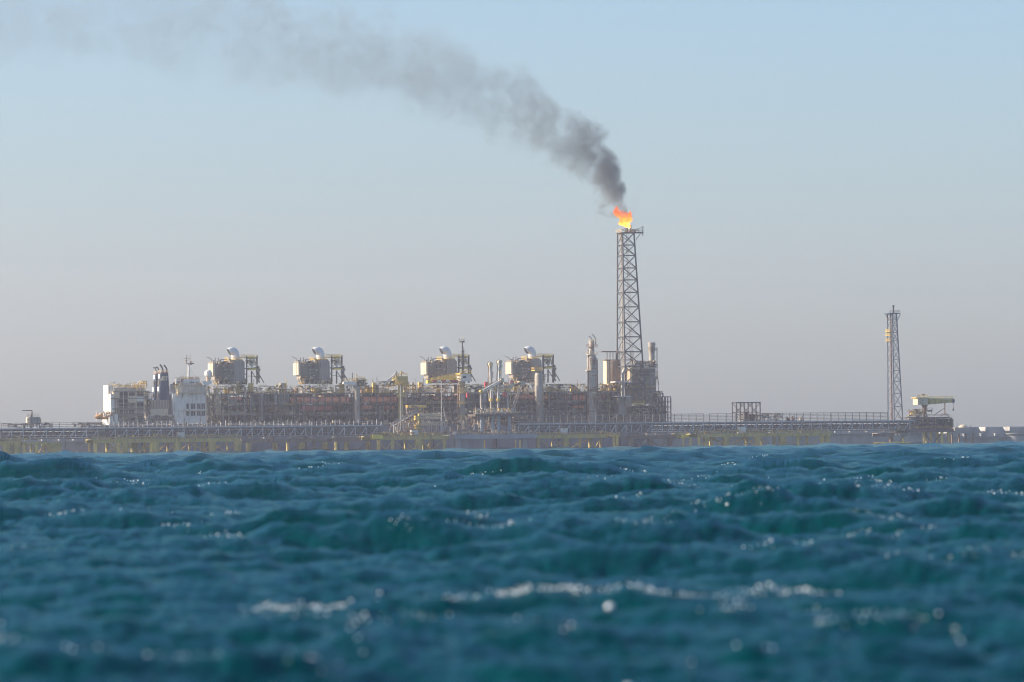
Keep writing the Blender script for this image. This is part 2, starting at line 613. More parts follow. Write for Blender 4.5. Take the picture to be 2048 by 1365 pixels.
for q in (233, 246.9, 256.5, 270.5, 273, 288):
    ship.mem('gallery_post', V3(q, 846, YF - 2.2), V3(q, 783, YF - 2.2), .16, M_CREAM, dh)
ship.pbox('panel', 257, 272, 792, 806, YF - 2.5, YF - 2.1, M_CREAM, dh)
ship.pbox('panel', 274, 287, 793.5, 803, YF - 2.5, YF - 2.1, M_WHITE, dh)
ship.pbox('panel', 227, 239, 785, 796, YF - 2.3, YF - .1, M_CREAM, dh)
for k in range(3):   # stairs between the galleries
    a, b = V3(259 + 3 * k, (828.5, 818, 797)[k], YF - 1.2), V3(270 + 3 * k, (818, 797, 783.5)[k], YF - 1.2)
    for dy in (0, .9):
        ship.mem('gallery_stair', a + Vector((0, dy, 0)), b + Vector((0, dy, 0)), .14, M_DARK, dh)
for (q0, q1, ya, yb) in ((230, 236, 820, 828), (270, 273, 808, 817), (257, 262, 799, 805), (230, 236, 832, 842), (262, 272, 833, 841), (276, 284, 832, 842)):
    ship.pbox('door', q0, q1, ya, yb, YF - .08, YF - .002, M_DARK, dh)
g = MB()
for y_ in (783.5, 797, 818, 828.5):
    p = V3(229, y_, YF - 2.3); q_ = V3(290, y_, YF - 2.3)
    g.rail([(p.x, p.y, p.z), (q_.x, q_.y, p.z)], step=2.4, r=.07)
ship.put('gallery_railing', g, M_CREAM, dh, kind='stuff')
zt = V3(255, 776, YF).z
g = MB().rail([(LX(228, YF) + .1, YF + .1, zt), (LX(289, YF) - .2, YF + .1, zt), (LX(289, YF) - .2, YF + 8.8, zt)], step=1.8, r=.08)
g.rail([(LX(217, YF + 2), YF + 2, zt + 1.2), (LX(229, YF + 2), YF + 2, zt + 1.2)], step=1.4, r=.08)
ship.put('roof_railing', g, M_YEL, dh, kind='stuff')
pipework(ship, LX(230, YF), LX(290, YF), YF + .5, YF + 8, zt + .1, zt + 2.6, 41, 60, [M_YEL, M_CREAM, M_RUST, M_WHITE, M_PIPE], name='roof_equipment')
pipework(ship, LX(272, YF), LX(294, YF), YF - 1, YF + 6, zt - 3, zt + 3.4, 42, 55, [M_YEL, M_YEL, M_CREAM, M_WHITE], name='roof_equipment')
pipework(ship, LX(206, YF), LX(226, YF), YF - 4, YF + 3, V3(210, 834, YF).z, V3(210, 824, YF).z, 43, 40, [M_CREAM, M_WHITE, M_RUST], name='deck_equipment')
pipework(ship, LX(232, YF), LX(345, YF), YF - 3.4, YF - 1, DECK_Z, DECK_Z + 6, 44, 120, [M_STEEL, M_CREAM, M_PIPE, M_WHITE, M_DARK], name='deck_equipment')

# ---- funnel casing and funnels
cs = ship.pbox('engine_casing', 300, 339, 800, 850, YF + 1, YF + 12, M_STEEL)
for k in range(12):
    q = 302 + k * 3.1
    ship.pbox('casing_rib', q, q + .7, 801, 816, YF + .8, YF + .999, M_CREAM, cs)
ship.pbox('casing_panel', 301, 336, 818, 832, YF + .6, YF + .99, M_CREAM, cs)
pipework(ship, LX(289, YF), LX(306, YF), YF + 1, YF + 7, V3(296, 830, YF).z, V3(296, 782, YF).z, 45, 110, [M_CREAM, M_STEEL, M_RUST, M_WHITE, M_DARK], name='deck_equipment')
def funnel(b0, b1, t0, t1, ya, yb, ly, dep, pipes):
    f = MB()
    zb = V3((b0 + b1) / 2, yb, ly).z
    ztp = V3((t0 + t1) / 2, ya, ly).z
    B0, B1, T0, T1 = LX(b0, ly, yb), LX(b1, ly, yb), LX(t0, ly, ya), LX(t1, ly, ya)
    f.rings([[(B0, ly, zb), (B1, ly, zb), (B1, ly + dep, zb), (B0, ly + dep, zb)],
             [(T0, ly + .4, ztp), (T1, ly + .4, ztp), (T1, ly + dep - .8, ztp), (T0, ly + dep - .8, ztp)]])
    fo = ship.put('funnel', f, M_BLUE)
    # ladder plates on the sunny end
    for k in range(4):
        t = .08 + k * .24
        m = M_WHITE if k % 2 else M_DARK
        xa = B0 + (T0 - B0) * t
        ship.box('end_plate', xa - .35, xa - .02 + .12, ly + 1.2, ly + dep - 1.5, zb + (ztp - zb) * t, zb + (ztp - zb) * (t + .17), m, fo)
    ship.box('funnel_platform', T0 - .3, T1 - .4, ly - .1, ly + dep - .6, ztp + .003, ztp + .35, M_RUST, fo)
    rl = MB().rail([(T0 - .2, ly, ztp + .3), (T1 - .5, ly, ztp + .3)], step=1.2, r=.09)
    rl.rail([(T0 - .2, ly, ztp + .3), (T0 - .2, ly + dep - .7, ztp + .3)], step=1.2, r=.09)
    ship.put('platform_railing', rl, M_CREAM, fo, kind='stuff')
    for (pa, pb, pc, r) in pipes:
        A, B, C = V3(pa[0], pa[1], ly + dep * .45), V3(pb[0], pb[1], ly + dep * .45), V3(pc[0], pc[1], ly + dep * .45)
        ship.put('exhaust_pipe', MB().path([A, A.lerp(B, .75), B.lerp(C, .25) + Vector((0, 0, .1)), C], r, 8), M_BLACK, fo, smooth=True)
        ship.put('pipe_collar', MB().tube(A - Vector((0, 0, .6)), A + Vector((0, 0, .9)), r * 1.5, n=8), M_RUST, fo)
    return fo, (B0, B1, T0, T1, zb, ztp)
funnel(308, 319, 313.5, 320, 748.5, 800, YF + 8, 5.0, [((312.5, 748), (311.5, 737.5), (306.5, 735.5), .28), ((318, 748), (317, 737), (311, 734.5), .34)])
fo, (B0, B1, T0, T1, zb, ztp) = funnel(319.5, 340, 322.8, 337, 746.5, 800, YF + 2, 5.5, [((326, 745), (325.5, 738), (320, 729.5), .42), ((334, 745), (333.5, 738), (328, 730.5), .42)])
# company flag on the funnel: pale parallelogram with dark strokes
ly_ = YF + 2.02
p0, p1 = V3(322.4, 761.6, ly_), V3(335.0, 753.0, ly_)
sk = .55
h_ = p1.z - p0.z
fl = MB().prism([(p0.x - .1, p0.z), (p1.x - sk, p0.z), (p1.x + .05, p1.z), (p0.x + sk, p1.z), (p0.x + sk * .7, p0.z + h_ * .5)], ly_ - .12, ly_ + .3)
flag = ship.put('funnel_emblem', fl, M_CREAM, fo)
gl = MB()
w_ = p1.x - p0.x
for (a, b) in (((.40, .22), (.62, .22)), ((.62, .22), (.66, .50)), ((.66, .50), (.54, .50)), ((.40, .22), (.44, .78)), ((.44, .78), (.70, .78)), ((.74, .22), (.78, .78))):
    gl.tube((p0.x + a[0] * w_, ly_ - .14, p0.z + a[1] * h_), (p0.x + b[0] * w_, ly_ - .14, p0.z + b[1] * h_), .11, n=4)
ship.put('emblem_stroke', gl, M_BLUE, fo)

# ---- accommodation block
YA = YF - 1
acc = ship.pbox('accommodation_block', 354.5, 413, 770.5, 850, YA, YA + 11, M_WHITE)
sw = MB()   # swept white end of the block
pA, pB = V3(354.4, 846, YA), V3(354.4, 788, YA)
sw.prism([(pA.x, pA.z - 1), (pA.x, pB.z), (pA.x - 2.1, pB.z), (pA.x - 2.1, pA.z + 5.2), (pA.x - .9, pA.z + 1.5)], YA + .3, YA + 10)
ship.put('swept_end', sw, M_WHITE, acc)
ship.pbox('bridge_house', 358.5, 400, 758.5, 770.3, YA + 1, YA + 9.5, M_WHITE, acc)
ship.pbox('rear_house', 341, 351, 768, 784, YA + 9, YA + 16, M_WHITE, acc)
wing = MB()
a_, b_ = V3(398, 771.2, YA), V3(419, 763.2, YA)
wing.prism([(a_.x + 1.5, a_.z), (b_.x - 1.8, a_.z), (b_.x, a_.z + 1.0), (b_.x, b_.z), (a_.x, b_.z)], YA - 3.5, YA + 8)
ship.put('bridge_wing', wing, M_WHITE, acc)
for (q0, q1) in ((379, 383.5), (384, 388), (391.5, 394)):
    ship.pbox('bridge_window', q0, q1, 764, 766.6, YA + .8, YA + 1.02, M_GLASS, acc)
for row, ya, yb in ((0, 807.5, 818.5), (1, 823, 832)):
    for (q0, q1) in ((373, 377.5), (382, 386), (387, 390.5), (394.5, 397.5), (398.5, 401), (403, 406), (407, 410)):
        ship.pbox('window', q0, q1, ya, yb, YA - .09, YA - .002, M_GLASS, acc)
ship.pbox('ledge', 362, 416, 820.4, 821.8, YA - 1.2, YA - .02, M_CREAM, acc)
for q in (369, 379.6, 392, 402, 411.5):
    ship.mem('drain_pipe', V3(q, 846, YA - .3), V3(q, 772, YA - .3), .14, M_WHITE, acc)
ship.pbox('balcony', 356, 412, 784.8, 786.6, YA - 1.7, YA - .02, M_CREAM, acc)
ship.pbox('balcony', 360, 404, 769.5, 771.0, YA - 1.4, YA + .99, M_CREAM, acc)
g = MB()
for (q0, q1, y_, l) in ((356, 412, 784.8, YA - 1.6), (360, 404, 769.5, YA - 1.3), (358, 402, 758.4, YA + 1.1)):
    p, q_ = V3(q0, y_, l), V3(q1, y_, l)
    g.rail([(p.x, p.y, p.z), (q_.x, q_.y, p.z)], step=1.7, r=.08)
for k in range(11):
    q = 363 + k * 3.9
    g.tube(V3(q, 784.5, YA - .5), V3(q, 771, YA - .5), .1, n=4)
ship.put('balcony_railing', g, M_CREAM, acc, kind='stuff')
pipework(ship, LX(352, YA), LX(363, YA), YA - .5, YA + 5, V3(357, 792, YA).z, V3(357, 764, YA).z, 46, 60, [M_WHITE, M_CREAM, M_YEL, M_RUST], name='deck_equipment')
pipework(ship, LX(357, YA), LX(402, YA), YA + 2, YA + 8, V3(380, 758.5, YA).z, V3(380, 755.0, YA).z, 47, 50, [M_CREAM, M_YEL, M_WHITE, M_RUST], name='roof_equipment', vert=.5)
pipework(ship, LX(413, YA), LX(426, YA), YA + .5, YA + 6, DECK_Z, V3(420, 772, YA).z, 48, 110, [M_STEEL, M_CREAM, M_DARK, M_YEL, M_PIPE], name='deck_equipment')
rc = V3(416.5, 748, YA + 3)
ship.put('radome', MB().lathe(rc, [(2.1 * math.sin(t), -2.1 * math.cos(t)) for t in [0.5 + i * (math.pi - .5) / 9 for i in range(10)]], 18), M_WHITE, smooth=True)
ship.put('radome_base', MB().lathe((rc.x, rc.y, rc.z - 3.9), [(1.0, 0), (1.3, 1.6), (1.2, 2.2)], 12), M_CREAM)
# signal mast
ml = YA + 4
mast = ship.put('signal_mast', MB().path([V3(377.8, 758, ml), V3(377.8, 740, ml), V3(377.6, 728, ml)], [.75, .6, .45], 8), M_WHITE, smooth=True)
ship.pbox('mast_platform', 372.5, 381, 727, 728, ml - 1, ml + 1, M_RUST, mast)
for a, b, r in (((373, 727), (373, 710), .12), ((380, 727), (380.3, 709), .08), ((366, 717), (380, 717.3), .1), ((380, 728), (387.5, 727), .3), ((378, 731), (384, 729), .14), ((381, 727), (382, 723), .3), ((374, 721), (371, 722), .3)):
    ship.mem('mast_spar', V3(a[0], a[1], ml), V3(b[0], b[1], ml), r, M_RUST, mast)
for a, b in (((377, 738), (362, 757)), ((379, 738), (394, 757))):
    ship.mem('stay_wire', V3(a[0], a[1], ml), V3(b[0], b[1], ml), .035, M_DARK, mast)
# enclosed lifeboat at the stern
lbp = V3(206, 834, YF + 1)
lb = Thing('lifeboat', 'tan enclosed lifeboat hanging at the stern of the ship below the white house', 'lifeboat', (lbp.x, lbp.y, lbp.z - 1.5))
bo = MB()
sec = []
for t, w, hh in ((-4.4, .2, .4), (-3.6, 1.0, 1.0), (-1.5, 1.5, 1.5), (1.5, 1.5, 1.55), (3.4, 1.1, 1.1), (4.2, .25, .5)):
    sec.append([(lbp.x + t, lbp.y + w * math.cos(a) * 1.0, lbp.z + hh * math.sin(a) * .95) for a in [2 * math.pi * k / 12 for k in range(12)]])
bo.rings(sec)
lbo = lb.put('boat_hull', bo, mat('faded lifeboat orange', (0.55, 0.28, 0.10), rough=.5), smooth=True)
lb.box('cabin', lbp.x - 1.6, lbp.x - .1, lbp.y - .8, lbp.y + .8, lbp.z + 1.2, lbp.z + 2.1, M_CREAM, lbo)
for d in (-2.8, 2.8):
    lb.put('davit', MB().path([(lbp.x + d, lbp.y + 2.4, lbp.z - 2.5), (lbp.x + d, lbp.y + 2.4, lbp.z + 2.6), (lbp.x + d, lbp.y, lbp.z + 3.0)], .2, 6), M_WHITE)
    lb.mem('fall_wire', (lbp.x + d, lbp.y, lbp.z + 3.0), (lbp.x + d, lbp.y, lbp.z + .9), .06, M_DARK)

# ================================================================== turbine modules
YT = YF + 6
def turbine_module(label):
    o = V3(455, 768, YT)
    T = Thing('turbine_module', label, 'turbine module', (o.x, o.y, o.z), 'gas turbine modules on the deck')
    def P(px, py, d=0): return V3(px, py, YT + d)
    # housing with overhanging left end
    b = MB()
    zt_, zb_ = P(455, 729).z, P(455, 750.5).z
    b.box(P(430, 750).x, P(468, 750).x, YT, YT + 8, zb_, zt_)
    hs = T.put('housing', b, M_STEEL)
    n_rib = 22
    for k in range(n_rib):
        x = P(430, 750).x + .25 + k * (P(468, 750).x - P(430, 750).x - .6) / (n_rib - 1)
        T.box('cladding_rib', x - .06, x + .06, YT - .14, YT - .002, zb_ + .2, zt_ - .2, M_STEEL, hs)
    # left intake filter house: two tall panels, sunlight put into their cream colour
    for (d0, d1) in ((.1, 2.9), (3.5, 8.2)):
        T.box('sunlit_intake', P(430, 750).x - 1.1, P(430, 750).x - .01, YT + d0, YT + d1, zb_ - .2, zt_ + .4, M_CREAM, hs)
    # exhaust casing: chamfered tower on the right
    zc = P(478, 719).z
    x0, x1 = P(468.2, 760).x, P(489, 760).x
    c = MB().prism([(x0, zb_ - 4.1), (x1, zb_ - 4.1), (x1, zc - 1.5), (x1 - 1.5, zc), (x0 + .3, zc), (x0, zc - 1.0)], YT - .6, YT + 7.5)
    ec = T.put('exhaust_casing', c, M_INSUL)
    for k in range(5):
        x = x0 + .7 + k * 1.05
        T.box('casing_rib', x - .08, x + .08, YT - .75, YT - .602, zb_ - 3.9, zc - 1.7, M_STEEL, ec)
    T.box('lower_stage', P(431, 760).x, x0 - .01, YT + .5, YT + 7, P(455, 760).z, zb_ - .005, M_STEEL)
    T.box('plinth', P(438, 766).x, P(492, 766).x, YT - .9, YT + 7.6, P(455, 769).z, P(455, 759.9).z - .01, M_DARK)
    # white elbow exhaust stack
    el = MB()
    cx = P(475, 716).x
    yc = YT + 3.6
    z0 = zc - .2
    pts = [(cx, yc, z0), (cx, yc, z0 + 2.0)]
    for k in range(1, 8):
        t = k / 7 * R(128)
        pts.append((cx - 2.1 + 2.1 * math.cos(t), yc, z0 + 2.6 + 2.0 * math.sin(t)))
    el.path(pts, [2.2, 2.2] + [2.2, 2.2, 2.18, 2.15, 2.12, 2.1, 2.1], 18)
    ex = T.put('exhaust_elbow', el, M_STAINW, smooth=True)
    d = (Vector(pts[-1]) - Vector(pts[-2])).normalized()
    T.put('elbow_mouth', MB().tube(Vector(pts[-1]) - d * .05, Vector(pts[-1]) + d * .12, 1.85, n=18), M_BLACK, ex)
    T.put('elbow_flange', MB().tube((cx, yc, z0 - .1), (cx, yc, z0 + .35), 2.5, n=18), M_YEL, ex)
    # yellow stack platform and bridge to the frame on the right
    zp = P(478, 717.5).z
    T.box('stack_platform', P(457, 716).x, P(484, 716).x, YT - .8, YT + 7, zp - .9, zp - .6, M_YEL)
    T.box('bridge_platform', P(484, 716).x + .01, P(515, 716).x, YT, YT + 4.5, zp + .3, zp + .65, M_YEL)
    r1 = MB().rail([(P(457, 716).x, YT - .7, zp - .6), (P(484, 716).x, YT - .7, zp - .6)], step=1.2, r=.085, h=1.2)
    r1.rail([(P(457, 716).x, YT - .7, zp - .6), (P(457, 716).x, YT + 6.9, zp - .6)], step=1.4, r=.085, h=1.2)
    r1.rail([(P(484, 716).x, YT + .1, zp + .65), (P(513, 716).x, YT + .1, zp + .65)], step=1.3, r=.09, h=1.2)
    r1.rail([(P(484, 716).x, YT + 4.4, zp + .65), (P(513, 716).x, YT + 4.4, zp + .65)], step=1.3, r=.09, h=1.2)
    T.put('platform_railing', r1, M_YEL, kind='stuff')
    for (px, ya, yb, dd) in ((493.3, 713, 769, 0), (514, 711.5, 769, 0), (493.3, 713, 769, 4.3), (514, 711.5, 769, 4.3), (503.2, 742, 769, .5)):
        T.mem('frame_column', P(px, yb, dd), P(px, ya, dd), .3, M_DARK)
    for (a, b_2, r) in (((489, 737.3), (516, 736.2), .28), ((493, 725.5), (514, 725), .14), ((504.5, 745), (514, 760), .17), ((516, 746), (528, 766), .2), ((493, 753), (503, 752.5), .12), ((503, 754), (514, 753.5), .13), ((489, 746), (493, 752), .14)):
        T.mem('frame_beam', P(a[0], a[1]), P(b_2[0], b_2[1]), r, M_DARK)
    T.pbox('yellow_deck', 499.5, 511, 713.5, 716.3, YT - .6, YT + 3.5, M_YELB)
    T.pbox('yellow_deck', 498.5, 513, 737.4, 740.4, YT - .6, YT + 3.5, M_YELB)
    T.pbox('valve_skid', 501, 510.5, 719.5, 725.0, YT + .2, YT + 2.8, M_CREAM)
    T.pbox('valve_skid', 503.2, 506, 726.5, 735, YT + .4, YT + 2.0, M_WHITE)
    pipework(T, P(497, 740).x, P(512, 740).x, YT - .3, YT + 3.6, P(505, 736).z, P(505, 717).z, 7, 36, [M_YEL, M_RUST, M_STEEL, M_CREAM])
    pipework(T, P(514, 740).x, P(519.5, 740).x, YT - .2, YT + 2, P(516, 766).z, P(516, 733).z, 8, 50, [M_DARK, M_STEEL, M_RUST])
    # roof: vents, rails, davit
    for px, h, r in ((430.5, 12.5, .18), (436.5, 13.0, .18), (440.5, 9, .32), (427, 7.5, .45)):
        a = P(px, 729, 2.5)
        T.put('roof_vent', MB().tube(a, a + Vector((0, 0, h * .26)), r, n=7).tube(a + Vector((0, 0, h * .26 - .3)), a + Vector((0, 0, h * .26)), r * 1.5, n=7), M_BLACK)
    r2 = MB().rail([(P(430, 729).x - 1, YT, zt_), (P(463, 729).x, YT, zt_)], step=1.0, r=.08, h=1.3)
    r2.rail([(P(430, 729).x - 1, YT, zt_), (P(430, 729).x - 1, YT + 8, zt_)], step=1.0, r=.08, h=1.3)
    T.put('roof_railing', r2, M_CREAM, kind='stuff')
    pipework(T, P(431, 729).x, P(466, 729).x, YT + .3, YT + 6, zt_, zt_ + 1.3, 9, 70, [M_STEEL, M_CREAM, M_DARK, M_YEL], boxes=.4)
    T.mem('roof_beam', P(441, 719.6, 3), P(466, 719.3, 3), .16, M_DARK)
    a = P(423, 729, 6)
    T.put('davit', MB().path([a, a + Vector((0, 0, 2.6)), a + Vector((-2.6, 0, 3.9))], .16, 6), M_DARK)
    # pipework on the front and under the overhang
    pipework(T, P(432, 750).x, P(466, 750).x, YT - 1.3, YT - .15, zb_ - 2, zt_ - .4, 10, 26, [M_STEEL, M_DARK, M_PIPE, M_CREAM, M_RUST], rmax=.16)
    pipework(T, P(429, 766).x, P(440, 766).x, YT - 1, YT + 6, P(432, 768).z, zb_, 11, 50, [M_YEL, M_CREAM, M_RUST, M_STEEL])
    pipework(T, P(438, 766).x, P(492, 766).x, YT - 1.6, YT - .7, P(460, 772).z, P(460, 757).z, 12, 70, [M_STEEL, M_CREAM, M_OLIVE, M_RUST, M_PIPE])
    lamp_glints(T, [P(447.5, 732.5, -.9), P(450.5, 739.8, -1.0), P(464.5, 741, -1.0), P(457.5, 752, -1.2), P(458, 765.5, -1.8), P(474, 765, -1.8)])
    return T
M_STAINW = mat('pale insulated duct', (0.72, 0.70, 0.68), rough=0.32, metal=0.0, var=0.06)
tm = turbine_module('boxy grey turbine module with white elbow stack, next to the white radome')
TL = ['boxy grey turbine module with white elbow stack, second from the radome, above the orange tanks',
      'boxy grey turbine module with white elbow stack, directly above the yellow crane boom',
      'boxy grey turbine module with white elbow stack, between the upright loading arms and tall column']
base = LX(430, YT, 750)
for px, lab in zip((601, 856.5, 1026.5), TL):
    copy_thing(tm, (LX(px, YT, 750) - base, 0, 0), lab)

# ================================================================== process modules along the deck
YM = YF + 3
PAL = [M_STEEL, M_DARK, M_RUST, M_PIPE, M_STEEL, M_INSUL, M_CREAM, M_RUST, M_YEL]
PALT = [M_YEL, M_YEL, M_CREAM, M_STEEL, M_DARK, M_OLIVE, M_OLIVE, M_RUST, M_RUST, M_PIPE]
ZL = [DECK_Z, DECK_Z + 5.4, DECK_Z + 10.8, DECK_Z + 16.8]
def process_module(px0, px1, label, seed, tanks=(), vessels=(), dens=1.0, ztop=None, extras=True):
    x0, x1 = LX(px0, YM), LX(px1, YM)
    T = Thing('process_module', label, 'process module', ((x0 + x1) / 2, YM + 6, DECK_Z), 'process modules along the deck')
    rg = random.Random(seed)
    dep = 13.0
    zs = ZL[:]
    ncol = max(3, int(round((x1 - x0) / 4.2)) + 1)
    for i in range(ncol):
        x = x0 + .3 + (x1 - x0 - .6) * i / (ncol - 1)
        for y in (YM, YM + dep):
            T.mem('column', (x, y, zs[0]), (x, y, zs[3] + (1.2 if i % 2 else 0)), .2, M_STEEL if rg.random() < .5 else M_DARK)
    for k, z in enumerate(zs[1:]):
        T.box('deck_plate', x0, x1, YM + .8 + (2.2 if k < 2 else 0), YM + dep - .3, z - .1, z + .1, M_DARK)
        T.box('deck_girder', x0, x1, YM - .24, YM + .24, z - .32, z + .22, M_DARK if k < 2 else M_STEEL)
        T.put('deck_railing', MB().rail([(x0 + .2, YM - .1, z + .2), (x1 - .2, YM - .1, z + .2)], step=1.5, r=.07), M_YEL if k == 2 else M_CREAM, kind='stuff')
    for i in range(ncol - 1):
        if rg.random() < .45:
            xa = x0 + .3 + (x1 - x0 - .6) * i / (ncol - 1)
            xb = x0 + .3 + (x1 - x0 - .6) * (i + 1) / (ncol - 1)
            lv = rg.randrange(3)
            a, b = (xa, xb) if rg.random() < .5 else (xb, xa)
            T.mem('brace', (a, YM, zs[lv] + .3), (b, YM, zs[lv + 1] - .3), .15, M_STEEL)
    for (q0, q1, ya, yb, m) in tanks:
        A, B = V3(q0, (ya + yb) / 2, YM + 1.9), V3(q1, (ya + yb) / 2, YM + 1.9)
        r = (V3(q0, ya, YM + 1.9).z - V3(q0, yb, YM + 1.9).z) / 2
        L = B.x - A.x
        tk = T.put('horizontal_tank', MB().lathe((A.x, A.y, A.z), [(0, 0), (r * .55, .12 * r), (r * .9, .4 * r), (r, .8 * r), (r, L - .8 * r), (r * .9, L - .4 * r), (r * .55, L - .12 * r), (0, L)], 16, axis='x'), m, smooth=True)
        for t in (.2, .5, .8):
            T.box('saddle', A.x + L * t - .25, A.x + L * t + .25, A.y - r * .6, A.y + r * .6, A.z - r - .5, A.z - r * .7, M_DARK, tk)
        for t in (.33, .66):
            T.put('band', MB().lathe((A.x + L * t, A.y, A.z), [(r + .05, -.12), (r + .05, .12)], 16, axis='x'), M_RUST, tk)
    for (q, w, ya, yb, m, dy) in vessels:
        p, p1 = V3(q, yb, YM + dy), V3(q, ya, YM + dy)
        r, H = w * .13, p1.z - p.z
        vs_ = T.put('vertical_vessel', MB().lathe(p, [(r * .8, 0), (r, .3), (r, H - r * .7), (r * .75, H - r * .25), (.02, H)], 14), m, smooth=True)
        T.put('ladder_cage', MB().box(p.x + r * .3, p.x + r * .3 + .5, p.y - r - .45, p.y - r - .05, p.z, p.z + H - r), M_DARK, vs_)
    W = x1 - x0
    n = int(W * 7.5 * dens)
    av = []
    for (q0, q1, ya, yb, m) in tanks:
        av.append((LX(q0, YM) - 1, LX(q1, YM) + 1, V3(q0, yb, YM).z - 3, V3(q0, ya, YM).z + .5))
    pipework(T, x0 + .3, x1 - .3, YM - .6, YM + 6, zs[0], zs[3] - .3, seed, int(n * .68), PAL, avoid=av)
    pipework(T, x0 + .3, x1 - .3, YM + 5, YM + 12.5, zs[0], zs[3] - .3, seed + 1, n, [M_DARK, M_STEEL, M_DARK, M_PIPE, M_RUST], rmax=.5, boxes=.35)
    # pipe rack on the top deck
    pipework(T, x0 + .1, x1 - .1, YM - .5, YM + 8, zs[3] + .2, zs[3] + 4.2, seed + 2, int(n * .62), PALT, rmax=.26, boxes=.3, vert=.28)
    for k in range(int(W / 9)):   # pipe loops standing above the rack
        xa = rg.uniform(x0 + .5, x1 - 5)
        xb = xa + rg.uniform(2.5, 5)
        yy = YM + rg.uniform(.5, 6)
        h = zs[3] + rg.uniform(3.2, 4.8)
        T.put('pipe_loop', MB().path([(xa, yy, zs[3] + 1.5), (xa, yy, h - .25), (xa + .25, yy, h), (xb - .25, yy, h), (xb, yy, h - .25), (xb, yy, zs[3] + 1.5)], .14, 6), M_CREAM)
    # big enclosed equipment in the middle of the ship
    xa = x0 + .2
    while xa < x1 - 2:
        w = min(rg.uniform(5, 11), x1 - xa - .2)
        T.box('enclosure', xa, xa + w - .3, YM + dep + .6, YM + dep + rg.uniform(8, 14), zs[0], zs[3] + rg.uniform(-2.5, 1.5), rg.choice([M_STEEL, M_DARK, M_INSUL, M_RUST, M_STEEL]))
        xa += w
    # small packages, vents and lit platforms that break the line of the top deck
    for k in range(int(W / 4.5)):
        x = rg.uniform(x0 + .5, x1 - 3)
        y = YM + rg.uniform(1, 9)
        h = rg.choice((1.6, 2.4, 3.2, 4.4, 5.6))
        w = rg.uniform(1, 3.2)
        T.box('deck_package', x, x + w, y, y + rg.uniform(1, 2.5), zs[3] + .12, zs[3] + h, rg.choice([M_CREAM, M_YEL, M_STEEL, M_RUST, M_INSUL]))
        if rg.random() < .6:
            T.mem('vent_stack', (x + w + .4, y, zs[3] + .1), (x + w + .4, y, zs[3] + h + rg.uniform(1.5, 5)), rg.uniform(.12, .22), rg.choice([M_DARK, M_RUST, M_CREAM]), round_=True)
    # equipment skids and stair
    for k in range(int(W / 5)):
        x = rg.uniform(x0 + 1, x1 - 3)
        lv = rg.randrange(3)
        T.box('equipment_skid', x, x + rg.uniform(1.2, 3), YM + 1.2, YM + 4, zs[lv] + .2, zs[lv] + rg.uniform(1.2, 3.4), rg.choice([M_STEEL, M_CREAM, M_INSUL, M_DARK]))
    lamp_glints(T, [(rg.uniform(x0, x1), YM - .8, rg.uniform(zs[0] + 3, zs[3] + 1)) for k in range(int(W / 3.0))])
    return T

OR = M_ORANGE
ORD = mat('dull red tank paint', (0.42, 0.10, 0.07), rough=.6, rust=.2)
process_module(427, 520, 'crowded grey process module beneath the turbine housing nearest the radome', 101,
               tanks=[(461, 483, 794, 802, OR), (455, 495, 822, 833, M_STEEL)], vessels=[(505, 8, 788, 815, M_STEEL, 1.5), (515, 8, 786, 818, M_DARK, 2.0)])
process_module(521, 592, 'crowded dark process module with tall grey vessels, just left of the orange tanks', 111,
               tanks=[(538, 558, 818, 827, M_RUST)], vessels=[(524, 10, 785, 842, M_STEEL, .8), (552, 7, 782, 820, M_PIPE, 1.4), (560, 5, 786, 822, M_STEEL, 1.0), (573, 6, 783, 830, M_STEEL, 1.2)])
process_module(577 + 16, 708, 'wide process module holding the longest pair of orange red tanks', 121,
               tanks=[(580, 640, 793.5, 807, OR), (637, 700, 793.5, 807, OR), (602, 668, 809, 824, ORD)], vessels=[(591, 5, 788, 844, M_PIPE, .6)], dens=.85)
process_module(709, 797, 'process module with orange tanks between the two pale crane columns', 131,
               tanks=[(725, 768, 793.5, 807, OR), (762, 797, 793.5, 806, OR), (722, 744, 809, 820, OR), (765, 790, 811, 822, ORD)], vessels=[(760, 9, 812, 842, M_STEEL, .8)], dens=.9)
process_module(798, 905, 'dense grey process module behind the guyed poles and under the yellow crane', 141,
               tanks=[(867, 876, 793, 801, OR), (884, 892, 795, 801, OR), (895, 906, 794, 801, OR)], vessels=[(812, 8, 790, 830, M_INSUL, .8)], dens=1.15)
process_module(906, 1012, 'dense process module behind the loading arms with scattered red equipment', 151,
               tanks=[(962, 992, 790, 799, ORD)], vessels=[(970, 11, 785, 830, M_PIPE, 1.5)], dens=1.1)
process_module(1013, 1100, 'process module with thin orange tank under the turbine housing nearest the flare', 161,
               tanks=[(1025, 1062, 789, 800, OR), (1060, 1098, 790, 800, OR)], vessels=[(1082, 11, 796, 832, M_PIPE, .6)])
process_module(1101, 1172, 'process module with squat bright orange tanks left of the tall absorber column', 171,
               tanks=[(1127, 1137, 790, 799, OR), (1144, 1158, 790, 803, OR), (1156, 1178, 791, 803, OR), (1146, 1168, 810, 818, OR)], dens=1.1)
process_module(1173, 1243, 'process module between the tall absorber column and the burning flare tower', 181,
               tanks=[(1196, 1212, 790, 800, ORD)], dens=1.1)
